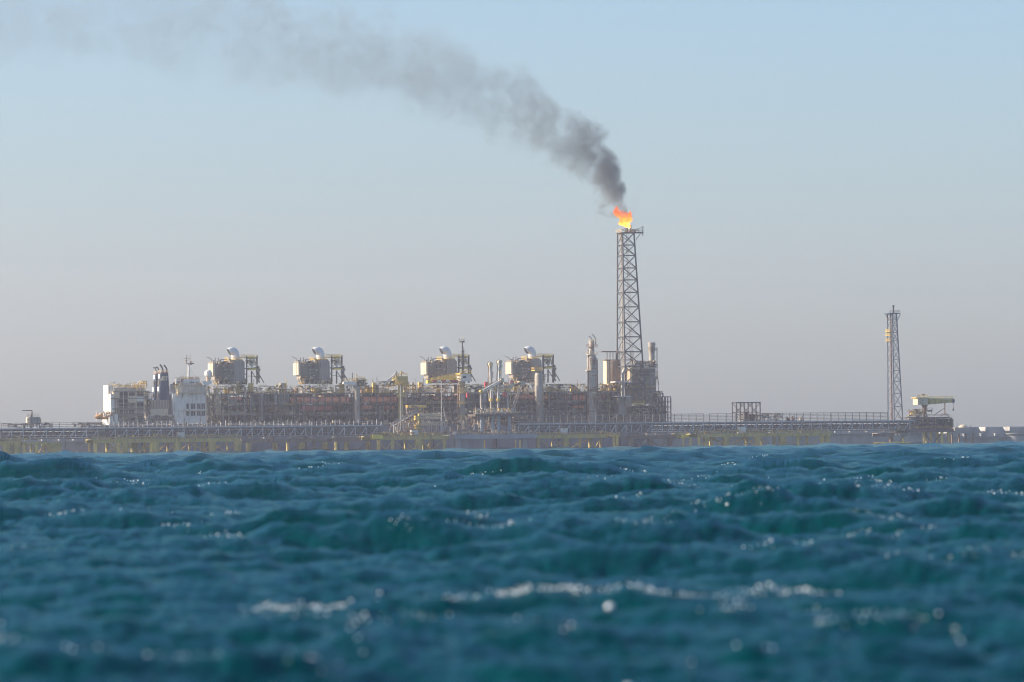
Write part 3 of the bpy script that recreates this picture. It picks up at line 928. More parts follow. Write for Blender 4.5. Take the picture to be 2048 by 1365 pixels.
# ochre lattice stair tower beside the accommodation
stp = Thing('stair_tower', 'rusty ochre lattice stair tower between white deckhouse and first process module', 'stair tower', V3(437, 846, YF))
a, b = V3(433, 832, YF), V3(440, 781, YF)
lattice(stp, [(a.x, YF, a.z), (b.x, YF, a.z), (b.x, YF + 3, a.z), (a.x, YF + 3, a.z)], [(a.x, YF, b.z), (b.x, YF, b.z), (b.x, YF + 3, b.z), (a.x, YF + 3, b.z)], M_CREAM, .18, .16, faces='FL', levels=[0, .25, .5, .75, 1])

# ================================================================== columns, drums, stacks
def platform_ring(T, px, py, ly, rad, m, name='platform', rail=True):
    p = V3(px, py, ly)
    T.put(name, MB().lathe(p, [(rad, 0), (rad, .25)], 14), m)
    if rail:
        g = MB()
        n = 10
        for k in range(n):
            a0, a1 = 2 * math.pi * k / n, 2 * math.pi * (k + 1) / n
            A = Vector((p.x + rad * math.cos(a0), p.y + rad * math.sin(a0), p.z + .25))
            B = Vector((p.x + rad * math.cos(a1), p.y + rad * math.sin(a1), p.z + .25))
            g.tube(A, A + Vector((0, 0, 1.2)), .07, n=4)
            g.tube(A + Vector((0, 0, 1.2)), B + Vector((0, 0, 1.2)), .07, n=4)
            g.tube(A + Vector((0, 0, .65)), B + Vector((0, 0, .65)), .06, n=4)
        T.put('platform_railing', g, m, kind='stuff')

YC = YF - 1
T = Thing('absorber_column', 'tall cream absorber column ringed with platforms, crooked vents at the top', 'column', V3(1185, 846, YC))
p = V3(1185, 846, YC)
def hz_(px, py): return V3(px, py, YC).z - p.z
sh = T.put('shell', MB().lathe(p, [(2.6, 0), (2.6, hz_(1185, 735)), (2.6, hz_(1185, 718)), (2.2, hz_(1185, 713)), (1.5, hz_(1185, 708.5)), (1.35, hz_(1185, 695)), (1.35, hz_(1185, 683)), (.9, hz_(1185, 680.5))], 18), M_INSUL, smooth=True)
for y_ in (824, 800, 777, 752, 738, 729, 724):
    T.put('stiffener_ring', MB().lathe(V3(1185, y_, YC), [(2.75, 0), (2.75, .35)], 18), M_RUST, sh)
platform_ring(T, 1185.3, 722.3, YC, 3.0, M_RUST)
platform_ring(T, 1183.5, 709.8, YC, 3.1, M_CREAM)
platform_ring(T, 1184, 695, YC, 3.0, M_RUST)
platform_ring(T, 1184.5, 685.5, YC, 2.1, M_CREAM)
T.pbox('side_platform', 1173.5, 1181, 741, 742.5, YC - 2.5, YC + 1, M_CREAM)
T.put('side_railing', MB().rail([V3(1173.5, 741, YC - 2.4), V3(1181, 741, YC - 2.4)], step=1.0, r=.08), M_CREAM, kind='stuff')
for (a, b, c) in (((1183.5, 684), (1183.5, 677), (1177.5, 672.5)), ((1191.5, 690), (1191.5, 677.5), (1184.5, 668.5))):
    T.put('vent_pipe', MB().path([V3(*a, YC), V3(*b, YC), V3(*c, YC)], .22, 7), M_DARK)
T.put('riser_pipe', MB().path([V3(1176.5, 846, YC - .8), V3(1176.5, 712, YC - .8), V3(1176.5, 700, YC - .5)], .3, 7), M_RUST)
T.put('ladder_cage', MB().box(p.x + 2.7, p.x + 3.3, p.y - .4, p.y + .4, p.z + 9, p.z + hz_(1185, 722)), M_DARK)
pipework(T, p.x - 3.3, p.x + 3.2, p.y - 3.2, p.y - 2.4, p.z + 6, p.z + hz_(1185, 770), 301, 36, [M_RUST, M_CREAM, M_STEEL])

T = Thing('vertical_drum', 'pale domed vertical drum with yellow platform on its head beside the turbine housing', 'drum', V3(1078, 832, YC))
p = V3(1078, 806, YC)
H = V3(1078, 743, YC).z - p.z
sh = T.put('shell', MB().lathe(p, [(.9, 0), (2.0, .7), (2.25, 1.6), (2.25, H - 2.3), (1.9, H - 1.1), (1.1, H - .3), (.02, H)], 20), M_INSUL, smooth=True)
T.put('skirt', MB().lathe(V3(1080, 846, YC), [(1.9, 0), (1.9, V3(1080, 805, YC).z - V3(1080, 846, YC).z)], 16), M_STEEL)
T.pbox('head_platform', 1069, 1085, 740.5, 742.3, YC - 2.3, YC + 2.3, M_YEL)
T.put('platform_railing', MB().rail([V3(1069, 740.5, YC - 2.2), V3(1085, 740.5, YC - 2.2)], step=.9, r=.09, h=1.4).rail([V3(1069, 740.5, YC - 2.2), V3(1069, 740.5, YC - 2.2) + Vector((0, 4.4, 0))], step=.9, r=.09, h=1.4), M_YEL, kind='stuff')
T.put('vent_pipe', MB().path([V3(1076, 741, YC), V3(1076, 733, YC), V3(1072, 728, YC)], .2, 6), M_RUST)
pipework(T, p.x + 1.5, p.x + 4.5, YC - .5, YC + 2, p.z - 4, p.z + H - 2, 303, 40, [M_STEEL, M_DARK, M_YEL, M_CREAM])

T = Thing('exhaust_stack', 'grey waisted exhaust stack with ladder cage right of the flare tower', 'stack', V3(1305, 846, YC + 6))
l = YC + 6
p = V3(1305, 846, l)
def hs_(py): return V3(1305, py, l).z - p.z
sh = T.put('shell', MB().lathe(p, [(2.2, 0), (2.2, hs_(772)), (1.9, hs_(765)), (1.9, hs_(735)), (2.0, hs_(728)), (1.55, hs_(722)), (1.55, hs_(708)), (1.85, hs_(703)), (1.85, hs_(688)), (2.0, hs_(687.8)), (2.0, hs_(685.5))], 18), M_INSUL, smooth=True)
for y_ in (690, 700, 715, 745, 758, 772, 790):
    T.put('stiffener_ring', MB().lathe(V3(1305, y_, l), [(2.05, 0), (2.05, .3)], 18), M_STEEL, sh)
platform_ring(T, 1305.3, 700.8, l, 2.6, M_STEEL)
platform_ring(T, 1305.3, 735.5, l, 2.8, M_STEEL)
platform_ring(T, 1305.3, 726.0, l, 2.4, M_CREAM, rail=False)
platform_ring(T, 1306.3, 759, l, 2.6, M_STEEL)
lc = MB()
x_ = p.x + 2.6
for k in range(46):
    z = p.z + hs_(760) + k * (hs_(697) - hs_(760)) / 45
    lc.tube((x_, l - .4, z), (x_ + .6, l - .4, z), .05, n=4)
lc.tube((x_, l - .4, p.z + hs_(760)), (x_, l - .4, p.z + hs_(697)), .08, n=4)
lc.tube((x_ + .6, l - .4, p.z + hs_(760)), (x_ + .6, l - .4, p.z + hs_(697)), .08, n=4)
T.put('ladder', lc, M_DARK)

# drum under a pipe rack, left of the flare
l = YF + 10
T = Thing('storage_drum', 'brown storage drum under a flat rack with its sunlit side coloured cream left of flare tower', 'drum', V3(1228, 800, l))
p = V3(1228, 771, l)
H = V3(1228, 721, l).z - p.z
T.put('shell', MB().lathe(p, [(3.6, 0), (3.7, .3), (3.7, H - .6), (3.3, H - .1), (.05, H)], 20), mat('brown coated steel', (0.20, 0.145, 0.10), rust=.3), smooth=True)
T.pbox('sunlit_strip', 1213.5, 1221, 722, 769, l - 1.5, l + 3, M_CREAM)  # cream box paints in the sunlit left side of the drum
T.pbox('rack_beam', 1204, 1268, 702.5, 704.5, l - 1, l + 3, M_DARK)
for q in (1214, 1220, 1226, 1232, 1238, 1245, 1262, 1266):
    T.mem('rack_post', V3(q, 724, l - .5), V3(q, 703, l - .5), .17, M_RUST)
T.pbox('rack_deck', 1210, 1266, 719.5, 721.2, l - 1.4, l + 3, M_RUST)
pipework(T, LX(1205, l), LX(1245, l), l - 2, l + 4, V3(1220, 846, l).z, V3(1220, 768, l).z, 305, 140, PAL + [M_CREAM, M_RUST])
T.put('support_frame', MB().box(p.x - 4, p.x + 4, l - 3, l + 4, DECK_Z, p.z - .01), M_DARK)

# compressor house right of the flare
l = YF + 2
T = Thing('compressor_house', 'brown grey compressor house with its sunlit end coloured cream at the foot of the flare tower', 'building', V3(1285, 800, l))
T.pbox('housing', 1264, 1311, 738, 777, l, l + 9, mat('brown grey cladding', (0.27, 0.24, 0.20), rust=.2))
T.pbox('sunlit_end', 1259.5, 1263.9, 736, 778, l - 1, l + 5.5, M_CREAM)  # left face lit by the sun, its brightness put into cream colour
T.pbox('louvre', 1272, 1300, 742, 752, l - .2, l - .004, M_DARK)
T.pbox('panel', 1272, 1306, 756, 769, l - .25, l - .004, M_INSUL)
T.pbox('roof_edge', 1262, 1312, 735.2, 738, l - .6, l + 9.3, M_CREAM)
T.pbox('lower_house', 1262, 1312, 777.5, 806, l + .6, l + 9, M_STEEL)
T.pbox('service_deck', 1261, 1290, 806, 809.5, l - 3, l + .58, M_YEL)
T.pbox('service_deck', 1258, 1312, 777.0, 778.6, l - 2.0, l + .58, M_RUST)
T.put('deck_railing', MB().rail([V3(1261, 806, l - 2.9), V3(1290, 805.7, l - 2.9)], step=1.2, r=.08).rail([V3(1258, 777, l - 1.9), V3(1312, 776.4, l - 1.9)], step=1.5, r=.08), M_YEL, kind='stuff')
T.pbox('foundation', 1240, 1330, 812, 848, l + .5, l + 12, M_DARK)
for q in (1268.5, 1281):
    hd = T.put('vent_hood', MB().path([V3(q, 755, l + 1), V3(q, 738, l + 1), V3(q + 1, 733, l + .4), V3(q + 3, 735, l - .6)], [.7, .7, .85, .9], 10), M_RUST, smooth=True)
for k in range(9):
    q = 1259 + k * 5.8
    T.mem('roof_post', V3(q, 736, l + 1), V3(q, 730 + (k % 2) * 4, l + 1), .2, M_DARK)
T.mem('roof_beam', V3(1257, 732.4, l + 1), V3(1292, 731.9, l + 1), .25, M_STEEL)
pipework(T, LX(1258, l), LX(1312, l), l - .8, l + 4, V3(1285, 737, l).z, V3(1285, 722, l).z, 306, 90, [M_RUST, M_DARK, M_CREAM, M_STEEL])
pipework(T, LX(1258, l), LX(1316, l), l - 2.4, l - .3, V3(1285, 812, l).z, V3(1285, 740, l).z, 307, 110, [M_RUST, M_STEEL, M_CREAM, M_OLIVE, M_DARK], rmax=.18)
pipework(T, LX(1236, l), LX(1330, l), l - 3, l + .4, DECK_Z, V3(1285, 810, l).z, 308, 170, [M_RUST, M_STEEL, M_CREAM, M_DARK, M_RUST])
pipework(T, LX(1308, l), LX(1328, l), l, l + 6, DECK_Z, V3(1318, 783, l).z, 309, 120, [M_DARK, M_STEEL, M_DARK, M_PIPE])
lamp_glints(T, [V3(1270, 808, l - 3.2), V3(1280, 821, l - 3.2), V3(1294.5, 820, l - 3), V3(1309, 755.5, l - 1)])
# sloping stair down to the deck
a, b = V3(1262, 808, l - 4), V3(1226, 838, l - 4)
stt = Thing('outdoor_stair', 'rust brown sloping stair climbing to the foot of the flare tower', 'stair', V3(1244, 846, l - 4))
for dy in (0, 1.6):
    stt.mem('stringer', a + Vector((0, dy, 0)), b + Vector((0, dy, 0)), .22, M_CREAM)
for k in range(17):
    c = a.lerp(b, (k + .5) / 17)
    stt.box('tread', c.x - .25, c.x + .25, c.y, c.y + 1.6, c.z - .06, c.z + .04, M_RUST)
stt.put('hand_rail', MB().tube(a + Vector((0, 0, 1.3)), b + Vector((0, 0, 1.3)), .1, n=4).tube(a + Vector((0, 0, .7)), b + Vector((0, 0, .7)), .08, n=4), M_CREAM)
for k in range(7):
    c = a.lerp(b, (k + .5) / 7)
    stt.mem('stair_post', (c.x, c.y + .8, DECK_Z), (c.x, c.y + .8, c.z - .2), .16, M_RUST)
sc_ = MB().prism([(a.x, DECK_Z), (a.x, a.z - .3), (b.x, b.z - .3), (b.x, DECK_Z)][::-1], a.y + 1.8, a.y + 2.6)
stt.put('backing_plate', sc_, M_RUST)

# open steel frame at the bow
l = YF + 2
T = Thing('steel_pipe_rack', 'dark open steel pipe rack frame at the bow end right of the grey stack', 'steel frame', V3(1328, 846, l))
x0, x1 = LX(1312, l), LX(1342, l)
zt_ = V3(1328, 794, l).z
for i in range(6):
    x = x0 + (x1 - x0) * i / 5
    for y in (l, l + 7):
        T.mem('column', (x, y, DECK_Z), (x, y, zt_), .24, M_DARK)
for k in range(5):
    z = DECK_Z + (zt_ - DECK_Z) * (k + 1) / 5
    for y in (l, l + 7):
        T.mem('beam', (x0, y, z), (x1, y, z), .22, M_DARK)
    if k < 4:
        T.box('deck_plate', x0, x0 + (x1 - x0) * (.8 if k % 2 else .55), l + .3, l + 6.7, z - .1, z + .08, M_DARK)
pipework(T, x0, x0 + (x1 - x0) * .7, l + .4, l + 6, DECK_Z, zt_ - 2, 310, 120, [M_DARK, M_STEEL, M_DARK, M_CREAM])

# ================================================================== flare tower
M_TOW = mat('flare tower steel', (0.075, 0.07, 0.072), rust=.3)
l = YF - 3
T = Thing('flare_tower', 'tall dark lattice flare tower with a flame burning at its head', 'flare tower', V3(1269, 800, l))
zb, zt_ = V3(1262, 800, l).z, V3(1256, 466, l).z
FLb, FRb = V3(1251, 800, l), V3(1290.5, 800, l)
FLt, FRt = V3(1248.6, 466, l), V3(1271.5, 466, l)
db, dt = FRb.x - FLb.x, FRt.x - FLt.x
zb, zt_ = FLb.z, FLt.z
oy = (db - dt) / 2
c0 = [(FLb.x, l, zb), (FRb.x, l, zb), (FRb.x, l + db, zb), (FLb.x, l + db, zb)]
c1 = [(FLt.x, l + oy, zt_), (FRt.x, l + oy, zt_), (FRt.x, l + oy + dt, zt_), (FLt.x, l + oy + dt, zt_)]
ylev = [800, 768, 733, 704, 674, 644, 614, 585, 560, 536, 511, 490, 466]
lattice(T, [c0[0], c0[1], c0[3]], [c1[0], c1[1], c1[3]], M_TOW, .44, .31, faces='FLB', levels=[(800 - y) / (800 - 466) for y in ylev], style='Z')
fl_c0, fl_c1 = [Vector(q) for q in c0], [Vector(q) for q in c1]
# flare risers climb just inside the sunny side, cream standing for the light on that face
for i, (u, w, r, m) in enumerate(((.12, .3, .42, M_CREAM), (.14, .62, .36, M_CREAM), (.2, .82, .2, M_RUST), (.55, .55, .14, M_STEEL))):
    def corner(c): return c[0].lerp(c[1], u).lerp(c[3].lerp(c[2], u), w)
    T.put('flare_riser', MB().path([corner(fl_c0) - Vector((0, 0, 6)), corner(fl_c0), corner(fl_c1) + Vector((0, 0, .6))], r, 8), m, smooth=True)
for y_ in ylev[1:-1:1]:
    t = (800 - y_) / 334
    c = [a.lerp(b, t) for a, b in zip(fl_c0, fl_c1)]
    T.box('rest_platform', c[0].x + .1, c[0].x + 1.6, c[0].y + .8, c[3].y - .6, c[0].z - .12, c[0].z + .08, M_CREAM)
ld = MB()
q0, q1 = fl_c0[1].lerp(fl_c0[2], .9) - Vector((2.6, 0, 0)), fl_c1[1].lerp(fl_c1[2], .9) - Vector((1.6, 0, 0))
for k in range(90):
    c = q0.lerp(q1, k / 89)
    ld.tube(c, c + Vector((.8, 0, 0)), .05, n=4)
ld.tube(q0, q1, .07, n=4).tube(q0 + Vector((.8, 0, 0)), q1 + Vector((.8, 0, 0)), .07, n=4)
T.put('ladder', ld, M_STEEL, kind='stuff')
# head: platform, cage, side boom, burner tips
tp = T.box('head_platform', fl_c1[0].x - .8, fl_c1[1].x + .5, l + oy - .8, l + oy + dt + .8, zt_, zt_ + .35, M_DARK)
T.pbox('boom_deck', 1271.8, 1286, 464.5, 467, l + oy + 1, l + oy + 3.5, M_DARK)
T.put('head_railing', MB().rail([(fl_c1[0].x - .7, l + oy - .7, zt_ + .35), (fl_c1[1].x + .4, l + oy - .7, zt_ + .35)], step=1.0, r=.08, h=1.5).rail([V3(1272, 464.5, l + oy + 1), V3(1285, 464.3, l + oy + 1)], step=.8, r=.09, h=1.5).rail([(fl_c1[0].x - .7, l + oy - .7, zt_ + .35), (fl_c1[0].x - .7, l + oy + dt + .7, zt_ + .35)], step=1.0, r=.1, h=1.5), M_CREAM, kind='stuff')
T.mem('boom_post', V3(1285.5, 472, l + oy + 2), V3(1285.8, 453, l + oy + 2), .18, M_DARK)
T.mem('boom_post', V3(1287.5, 466, l + oy + 2), V3(1270, 466, l + oy + 2), .2, M_DARK)
T.mem('boom_strut', V3(1272, 480, l + oy + 1), V3(1282, 466, l + oy + 1), .14, M_DARK)
T.mem('boom_strut', V3(1272, 459, l + oy + 1), V3(1286, 454, l + oy + 1), .1, M_DARK)
for q, yy, r in ((1255.0, 453.5, .55), (1261.5, 451.5, .45), (1250.5, 457.5, .35)):
    T.put('burner_tip', MB().lathe(V3(q, 466, l + oy + 3), [(r * .8, 0), (r * .8, V3(q, yy + 1.5, l).z - V3(q, 466, l).z), (r * 1.15, V3(q, yy + .8, l).z - V3(q, 466, l).z), (r * 1.15, V3(q, yy, l).z - V3(q, 466, l).z)], 10), M_BLACK)
pipework(T, fl_c1[0].x, fl_c1[1].x + 3, l + oy, l + oy + dt, zt_ + .3, zt_ + 1.9, 320, 36, [M_CREAM, M_RUST, M_DARK])
pipework(T, fl_c1[0].x, fl_c1[0].x + 1.5, l + oy + 1, l + oy + dt, zt_ - 4, zt_ + .3, 321, 26, [M_CREAM, M_DARK])
T.pbox('base_house', 1238, 1254, 796, 830, l + .2, l + 10, M_STEEL)
T.pbox('base_tank', 1252, 1263, 792, 812, l - 1.5, l + 2, M_STEEL)
T.pbox('base_deck', 1232, 1266, 763.2, 765.2, l - 1, l + 7, M_WHITE)
T.pbox('base_deck', 1236, 1262, 792, 794, l - 1.6, l + 8, M_WHITE)
T.put('wind_duct', MB().path([V3(1245, 796, l - .8), V3(1245, 748, l - .8), V3(1250, 738, l - .8)], [.9, .9, .7], 8), M_INSUL, smooth=True)
FLARE_TOP = V3(1256, 456, l + oy + 3)

# ---- flame
fm = bpy.data.materials.new('flare flame')
fm.use_nodes = True
nt = fm.node_tree
for n_ in list(nt.nodes):
    nt.nodes.remove(n_)
no = nt.nodes.new('ShaderNodeOutputMaterial')
em = nt.nodes.new('ShaderNodeEmission')
ge = nt.nodes.new('ShaderNodeTexCoord')
nn = nt.nodes.new('ShaderNodeTexNoise')
nn.inputs['Scale'].default_value = .9
nn.inputs['Detail'].default_value = 4
nn.inputs['Distortion'].default_value = 1.0
nt.links.new(ge.outputs['Object'], nn.inputs['Vector'])
sp = nt.nodes.new('ShaderNodeSeparateXYZ')
nt.links.new(ge.outputs['Object'], sp.inputs[0])
m1 = nt.nodes.new('ShaderNodeMath'); m1.operation = 'MULTIPLY_ADD'
m1.inputs[1].default_value = .065; m1.inputs[2].default_value = -.02
nt.links.new(sp.outputs['Z'], m1.inputs[0])
m2 = nt.nodes.new('ShaderNodeMath'); m2.operation = 'ADD'
nt.links.new(m1.outputs[0], m2.inputs[0])
nt.links.new(nn.outputs['Fac'], m2.inputs[1])
cr = nt.nodes.new('ShaderNodeValToRGB')
els = cr.color_ramp.elements
els[0].position = .40; els[0].color = (2.6, 1.7, .55, 1)
els[1].position = 1.0; els[1].color = (.75, .10, .01, 1)
e = els.new(.52); e.color = (1.9, .85, .08, 1)
e = els.new(.66); e.color = (1.3, .36, .025, 1)
e = els.new(.84); e.color = (1.0, .24, .012, 1)
nt.links.new(m2.outputs[0], cr.inputs['Fac'])
nt.links.new(cr.outputs['Color'], em.inputs['Color'])
em.inputs['Strength'].default_value = 1.25
nt.links.new(em.outputs[0], no.inputs['Surface'])
lf = l + oy + 3
F = Thing('flame', 'bright orange flame leaning left at the head of the flare tower', 'flame', V3(1256, 457, lf))
rg = random.Random(5)
def tongue(name, nodes, seed, parent=None):
    """a flame tongue: lumpy tube through (px, py, radius px)"""
    rr_ = random.Random(seed)
    rings = []
    n = 16
    pts_ = []
    for i in range(len(nodes) - 1):
        for k in range(3):
            t = k / 3
            pts_.append([nodes[i][j] * (1 - t) + nodes[i + 1][j] * t for j in range(3)])
    pts_.append(list(nodes[-1]))
    ph = [rr_.uniform(0, 6.28) for _ in range(6)]
    for i, (qx, qy, qr) in enumerate(pts_):
        c = V3(qx, qy, lf)
        r = qr * .26
        ring = []
        for k in range(n):
            a = 2 * math.pi * k / n
            w = 1 + .26 * math.sin(3 * a + ph[0] + i * .9) + .14 * math.sin(5 * a + ph[1] - i * 1.4) + .2 * rr_.uniform(-1, 1)
            ring.append((c.x + r * w * math.cos(a), c.y + r * w * math.sin(a), c.z + .35 * rr_.uniform(-1, 1)))
        rings.append(ring)
    return F.put(name, MB().rings(rings), fm, parent, smooth=True)
body = tongue('flame_body', [(1258, 456, 2.5), (1252, 452, 8), (1250, 446, 9.5), (1251, 440, 11), (1249, 434, 11.5), (1247, 429, 10), (1244, 424, 5), (1242, 422, .6)], 1)
tongue('flame_tongue', [(1246, 437, 6), (1238, 432, 7), (1234, 427, 5.5), (1232, 422, 5), (1233, 417, 3), (1234, 413.5, .4)], 2)
tongue('flame_tongue', [(1256, 440, 5), (1259, 433, 4.5), (1260.5, 427, 2.5), (1260, 423.5, .4)], 3)
tongue('flame_tongue', [(1240, 434, 4), (1233, 431, 3.5), (1229.5, 427, 1.8), (1228, 424, .3)], 4)
tongue('flame_tongue', [(1250, 452, 4), (1243, 450, 3.5), (1239, 448, 1.6), (1237, 447, .3)], 6)

# ================================================================== cranes and masts on the ship's near side
YK = YF - 4
def P_(T_ly):
    return lambda px, py, d=0: V3(px, py, T_ly + d)
# yellow boom crane
T = Thing('pedestal_crane', 'pedestal crane with long yellow boom lying level, white cab and tall grey pedestal', 'crane', V3(925, 866, YK), 'cranes on the ship')
P = P_(YK)
p0, p1 = P(924.5, 866), P(924.5, 763)
ped = T.put('pedestal', MB().lathe(p0, [(1.5, 0), (1.5, p1.z - p0.z - 3), (1.9, p1.z - p0.z - 1), (2.1, p1.z - p0.z)], 16), M_INSUL, smooth=True)
for y_ in (771, 779, 786, 808, 836):
    T.put('pedestal_ring', MB().lathe(P(924.5, y_), [(2.3, 0), (2.3, .3)], 14), M_YEL, ped)
    T.put('pedestal_railing', MB().rail([P(917, y_, -2.2), P(932, y_, -2.2)], step=1.0, r=.08), M_YEL, ped, kind='stuff')
T.put('service_riser', MB().tube(P(916, 862, -.5), P(916, 770, -.5), .45, n=8), M_RUST)
cab = T.pbox('crane_house', 922.5, 941, 748.5, 763, YK - 2.5, YK + 4.5, M_WHITE)
T.pbox('cab_roof', 920.5, 943, 746.4, 748.4, YK - 2.8, YK + 4.8, M_YEL, cab)
T.put('roof_railing', MB().rail([P(920.5, 746.4, -2.7), P(943, 746.2, -2.7)], step=1.0, r=.09, h=1.4), M_YEL, cab, kind='stuff')
T.pbox('cab_window', 926, 932, 752, 757, YK - 2.6, YK - 2.503, M_GLASS, cab)
# boom: four chords with lacing, walkway on top
bx0, bx1 = P(856, 765.5), P(921.5, 756)
def bp(t, s, u):   # t along the boom from tip to heel, s across, u up
    a, b = P(857, 764.8), P(921.5, 758)
    h = .8 + 1.2 * t
    c = a.lerp(b, t)
    return Vector((c.x, YK + (s - .5) * 2.0 - .3, c.z + u * h))
for s_ in (0, 1):
    for u_ in (0, 1):
        T.mem('boom_chord', bp(0, s_, u_), bp(1, s_, u_), .2, M_YELB)
N = 16
for k in range(N):
    t0, t1 = k / N, (k + 1) / N
    for s_ in (0, 1):
        T.mem('boom_lacing', bp(t0, s_, k % 2), bp(t1, s_, 1 - k % 2), .11, M_YELB)
    T.mem('boom_lacing', bp(t0, 0, 1), bp(t0, 1, 1), .1, M_YELB)
T.put('boom_tip', MB().cbox(P(857.5, 764), 2.2, 2.2, 1.8), M_YELB)
T.put('walkway_railing', MB().rail([bp(.08, 0, 1.05), bp(1, 0, 1.05)], step=1.1, r=.09, h=1.2), M_YELB, kind='stuff')
for k, m in enumerate((M_RED, M_WHITE, M_RED, M_WHITE, M_RED, M_RED)):
    q = 866 + k * 8.6
    T.pbox('hazard_board', q, q + 8.4, 760.4, 764.0, YK - 2.0, YK - 1.75, m)
lamp_glints(T, [P(912, 754.5, -2), P(917, 757.5, -2)])
# antenna mast behind the cab
T = Thing('antenna_mast', 'slender dark antenna mast with round cage on top above the white crane cab', 'mast', P(925, 760, 6))
l = YK + 6
T.put('pole', MB().path([V3(925, 760, l), V3(925, 715, l), V3(924.6, 684, l)], [.5, .42, .3], 8), M_BLACK)
for y_, r in ((704.5, 1.0), (696, .6)):
    T.put('collar', MB().lathe(V3(925, y_, l), [(r, 0), (r, .4)], 10), M_DARK)
T.put('cage_floor', MB().lathe(V3(924.8, 685.5, l), [(1.0, 0), (1.35, .5), (1.35, .7)], 12), M_DARK)
g = MB()
for k in range(8):
    a = 2 * math.pi * k / 8
    c = V3(924.8, 684, l)
    g.tube((c.x + 1.3 * math.cos(a), c.y + 1.3 * math.sin(a), c.z), (c.x + 1.3 * math.cos(a), c.y + 1.3 * math.sin(a), c.z + 1.1), .07, n=4)
g.lathe(V3(924.8, 680.2, l), [(1.35, 0), (1.35, .15)], 12)
T.put('cage', g, M_STEEL)
T.mem('whip_aerial', V3(918.6, 686, l), V3(918.4, 677.5, l), .12, M_DARK)
T.mem('whip_aerial', V3(926.9, 681, l), V3(927.2, 672.5, l), .1, M_CREAM)
T.mem('cable_tray', V3(927.5, 745, l), V3(927.5, 698, l), .2, M_STEEL)

# crane with raised white boom
T = Thing('pedestal_crane', 'olive yellow crane house with short white boom raised to the right between two turbine modules', 'crane', V3(802, 800, YK), 'cranes on the ship')
p0 = P(802, 792)
T.put('pedestal', MB().lathe(P(802, 846), [(1.3, 0), (1.3, P(802, 770).z - P(802, 846).z)], 14), M_OLIVE, smooth=True)
hs = T.pbox('crane_house', 792.5, 816, 753, 769, YK - 2, YK + 4, M_OLIVE)
T.pbox('walkway', 790.5, 817.5, 769.2, 770.6, YK - 3.4, YK + 4.4, M_YEL, hs)
T.put('walkway_railing', MB().rail([P(790.5, 769, -3.3), P(817.5, 768.8, -3.3)], step=.9, r=.09, h=1.6).rail([P(792, 753, -1.9), P(816, 752.8, -1.9)], step=.9, r=.09, h=1.4), M_YEL, hs, kind='stuff')
for d in (0, 1.8):
    T.mem('boom_chord', P(769, 768.5, d), P(794, 744, d), .34, M_WHITE)
    T.mem('boom_chord', P(771, 770, d), P(795.5, 748, d), .2, M_CREAM)
for k in range(8):
    a = P(769, 768.5).lerp(P(794, 744), k / 8)
    T.mem('boom_lacing', a, a + Vector((.6, 1.8, -.3)), .12, M_CREAM)
T.mem('gantry_leg', P(793, 756), P(792.6, 742), .25, M_DARK)
T.mem('gantry_leg', P(798, 754), P(793, 744), .2, M_CREAM)
T.mem('top_light', P(803, 753), P(803, 742), .15, M_RUST)
T.put('light_head', MB().cbox(P(804, 746), 1.9, 1, .5), M_YEL)
pipework(T, LX(762, YK), LX(792, YK), YK - 1, YK + 3, P(775, 773).z, P(775, 763).z, 331, 46, [M_YEL, M_CREAM, M_DARK, M_RUST])
T.put('lower_drum', MB().lathe(P(803, 795), [(2.6, 0), (2.6, P(803, 787).z - P(803, 795).z)], 16), M_OLIVE, smooth=True)
lamp_glints(T, [P(806, 780, -2), P(813, 781, -2), P(821, 781, -2), P(833, 781, -2), P(846, 781, -2)])

# folded crane on the pale column
T = Thing('pedestal_crane', 'folded crane with cream boom on pale round column right of the longest orange tanks', 'crane', V3(715, 846, YK), 'cranes on the ship')
p0 = P(715, 848)
T.put('pedestal', MB().lathe(p0, [(1.5, 0), (1.5, P(715, 782).z - p0.z), (2.0, P(715, 777).z - p0.z), (2.1, P(715, 773).z - p0.z)], 16), M_INSUL, smooth=True)
T.pbox('crane_house', 714, 728, 760, 773, YK - 1.5, YK + 3.5, M_DARK)
bm_ = MB().prism([(P(685, 768).x, P(685, 768.5).z), (P(712, 768).x, P(712, 772).z), (P(712, 768).x, P(712, 762.5).z), (P(687, 768).x, P(687, 764).z)], YK - 1, YK + .8)
T.put('boom', bm_, M_WHITE)
T.put('boom_railing', MB().rail([P(686, 764, -.9), P(714, 761.5, -.9)], step=.9, r=.09, h=1.3).rail([P(714, 759.5, -1.4), P(729, 759.3, -1.4)], step=.8, r=.09, h=1.4), M_YEL, kind='stuff')
T.mem('aerial', P(705, 764), P(704.6, 746), .16, M_DARK)
T.mem('lamp_post', P(712, 762), P(712, 749), .14, M_YEL)
T.mem('lamp_arm', P(712, 749.3), P(715, 749.6), .14, M_YEL)
pipework(T, LX(712, YK), LX(733, YK), YK - 2, YK + 3, P(722, 775).z, P(722, 757).z, 332, 60, [M_YEL, M_DARK, M_CREAM, M_RUST, M_OLIVE])

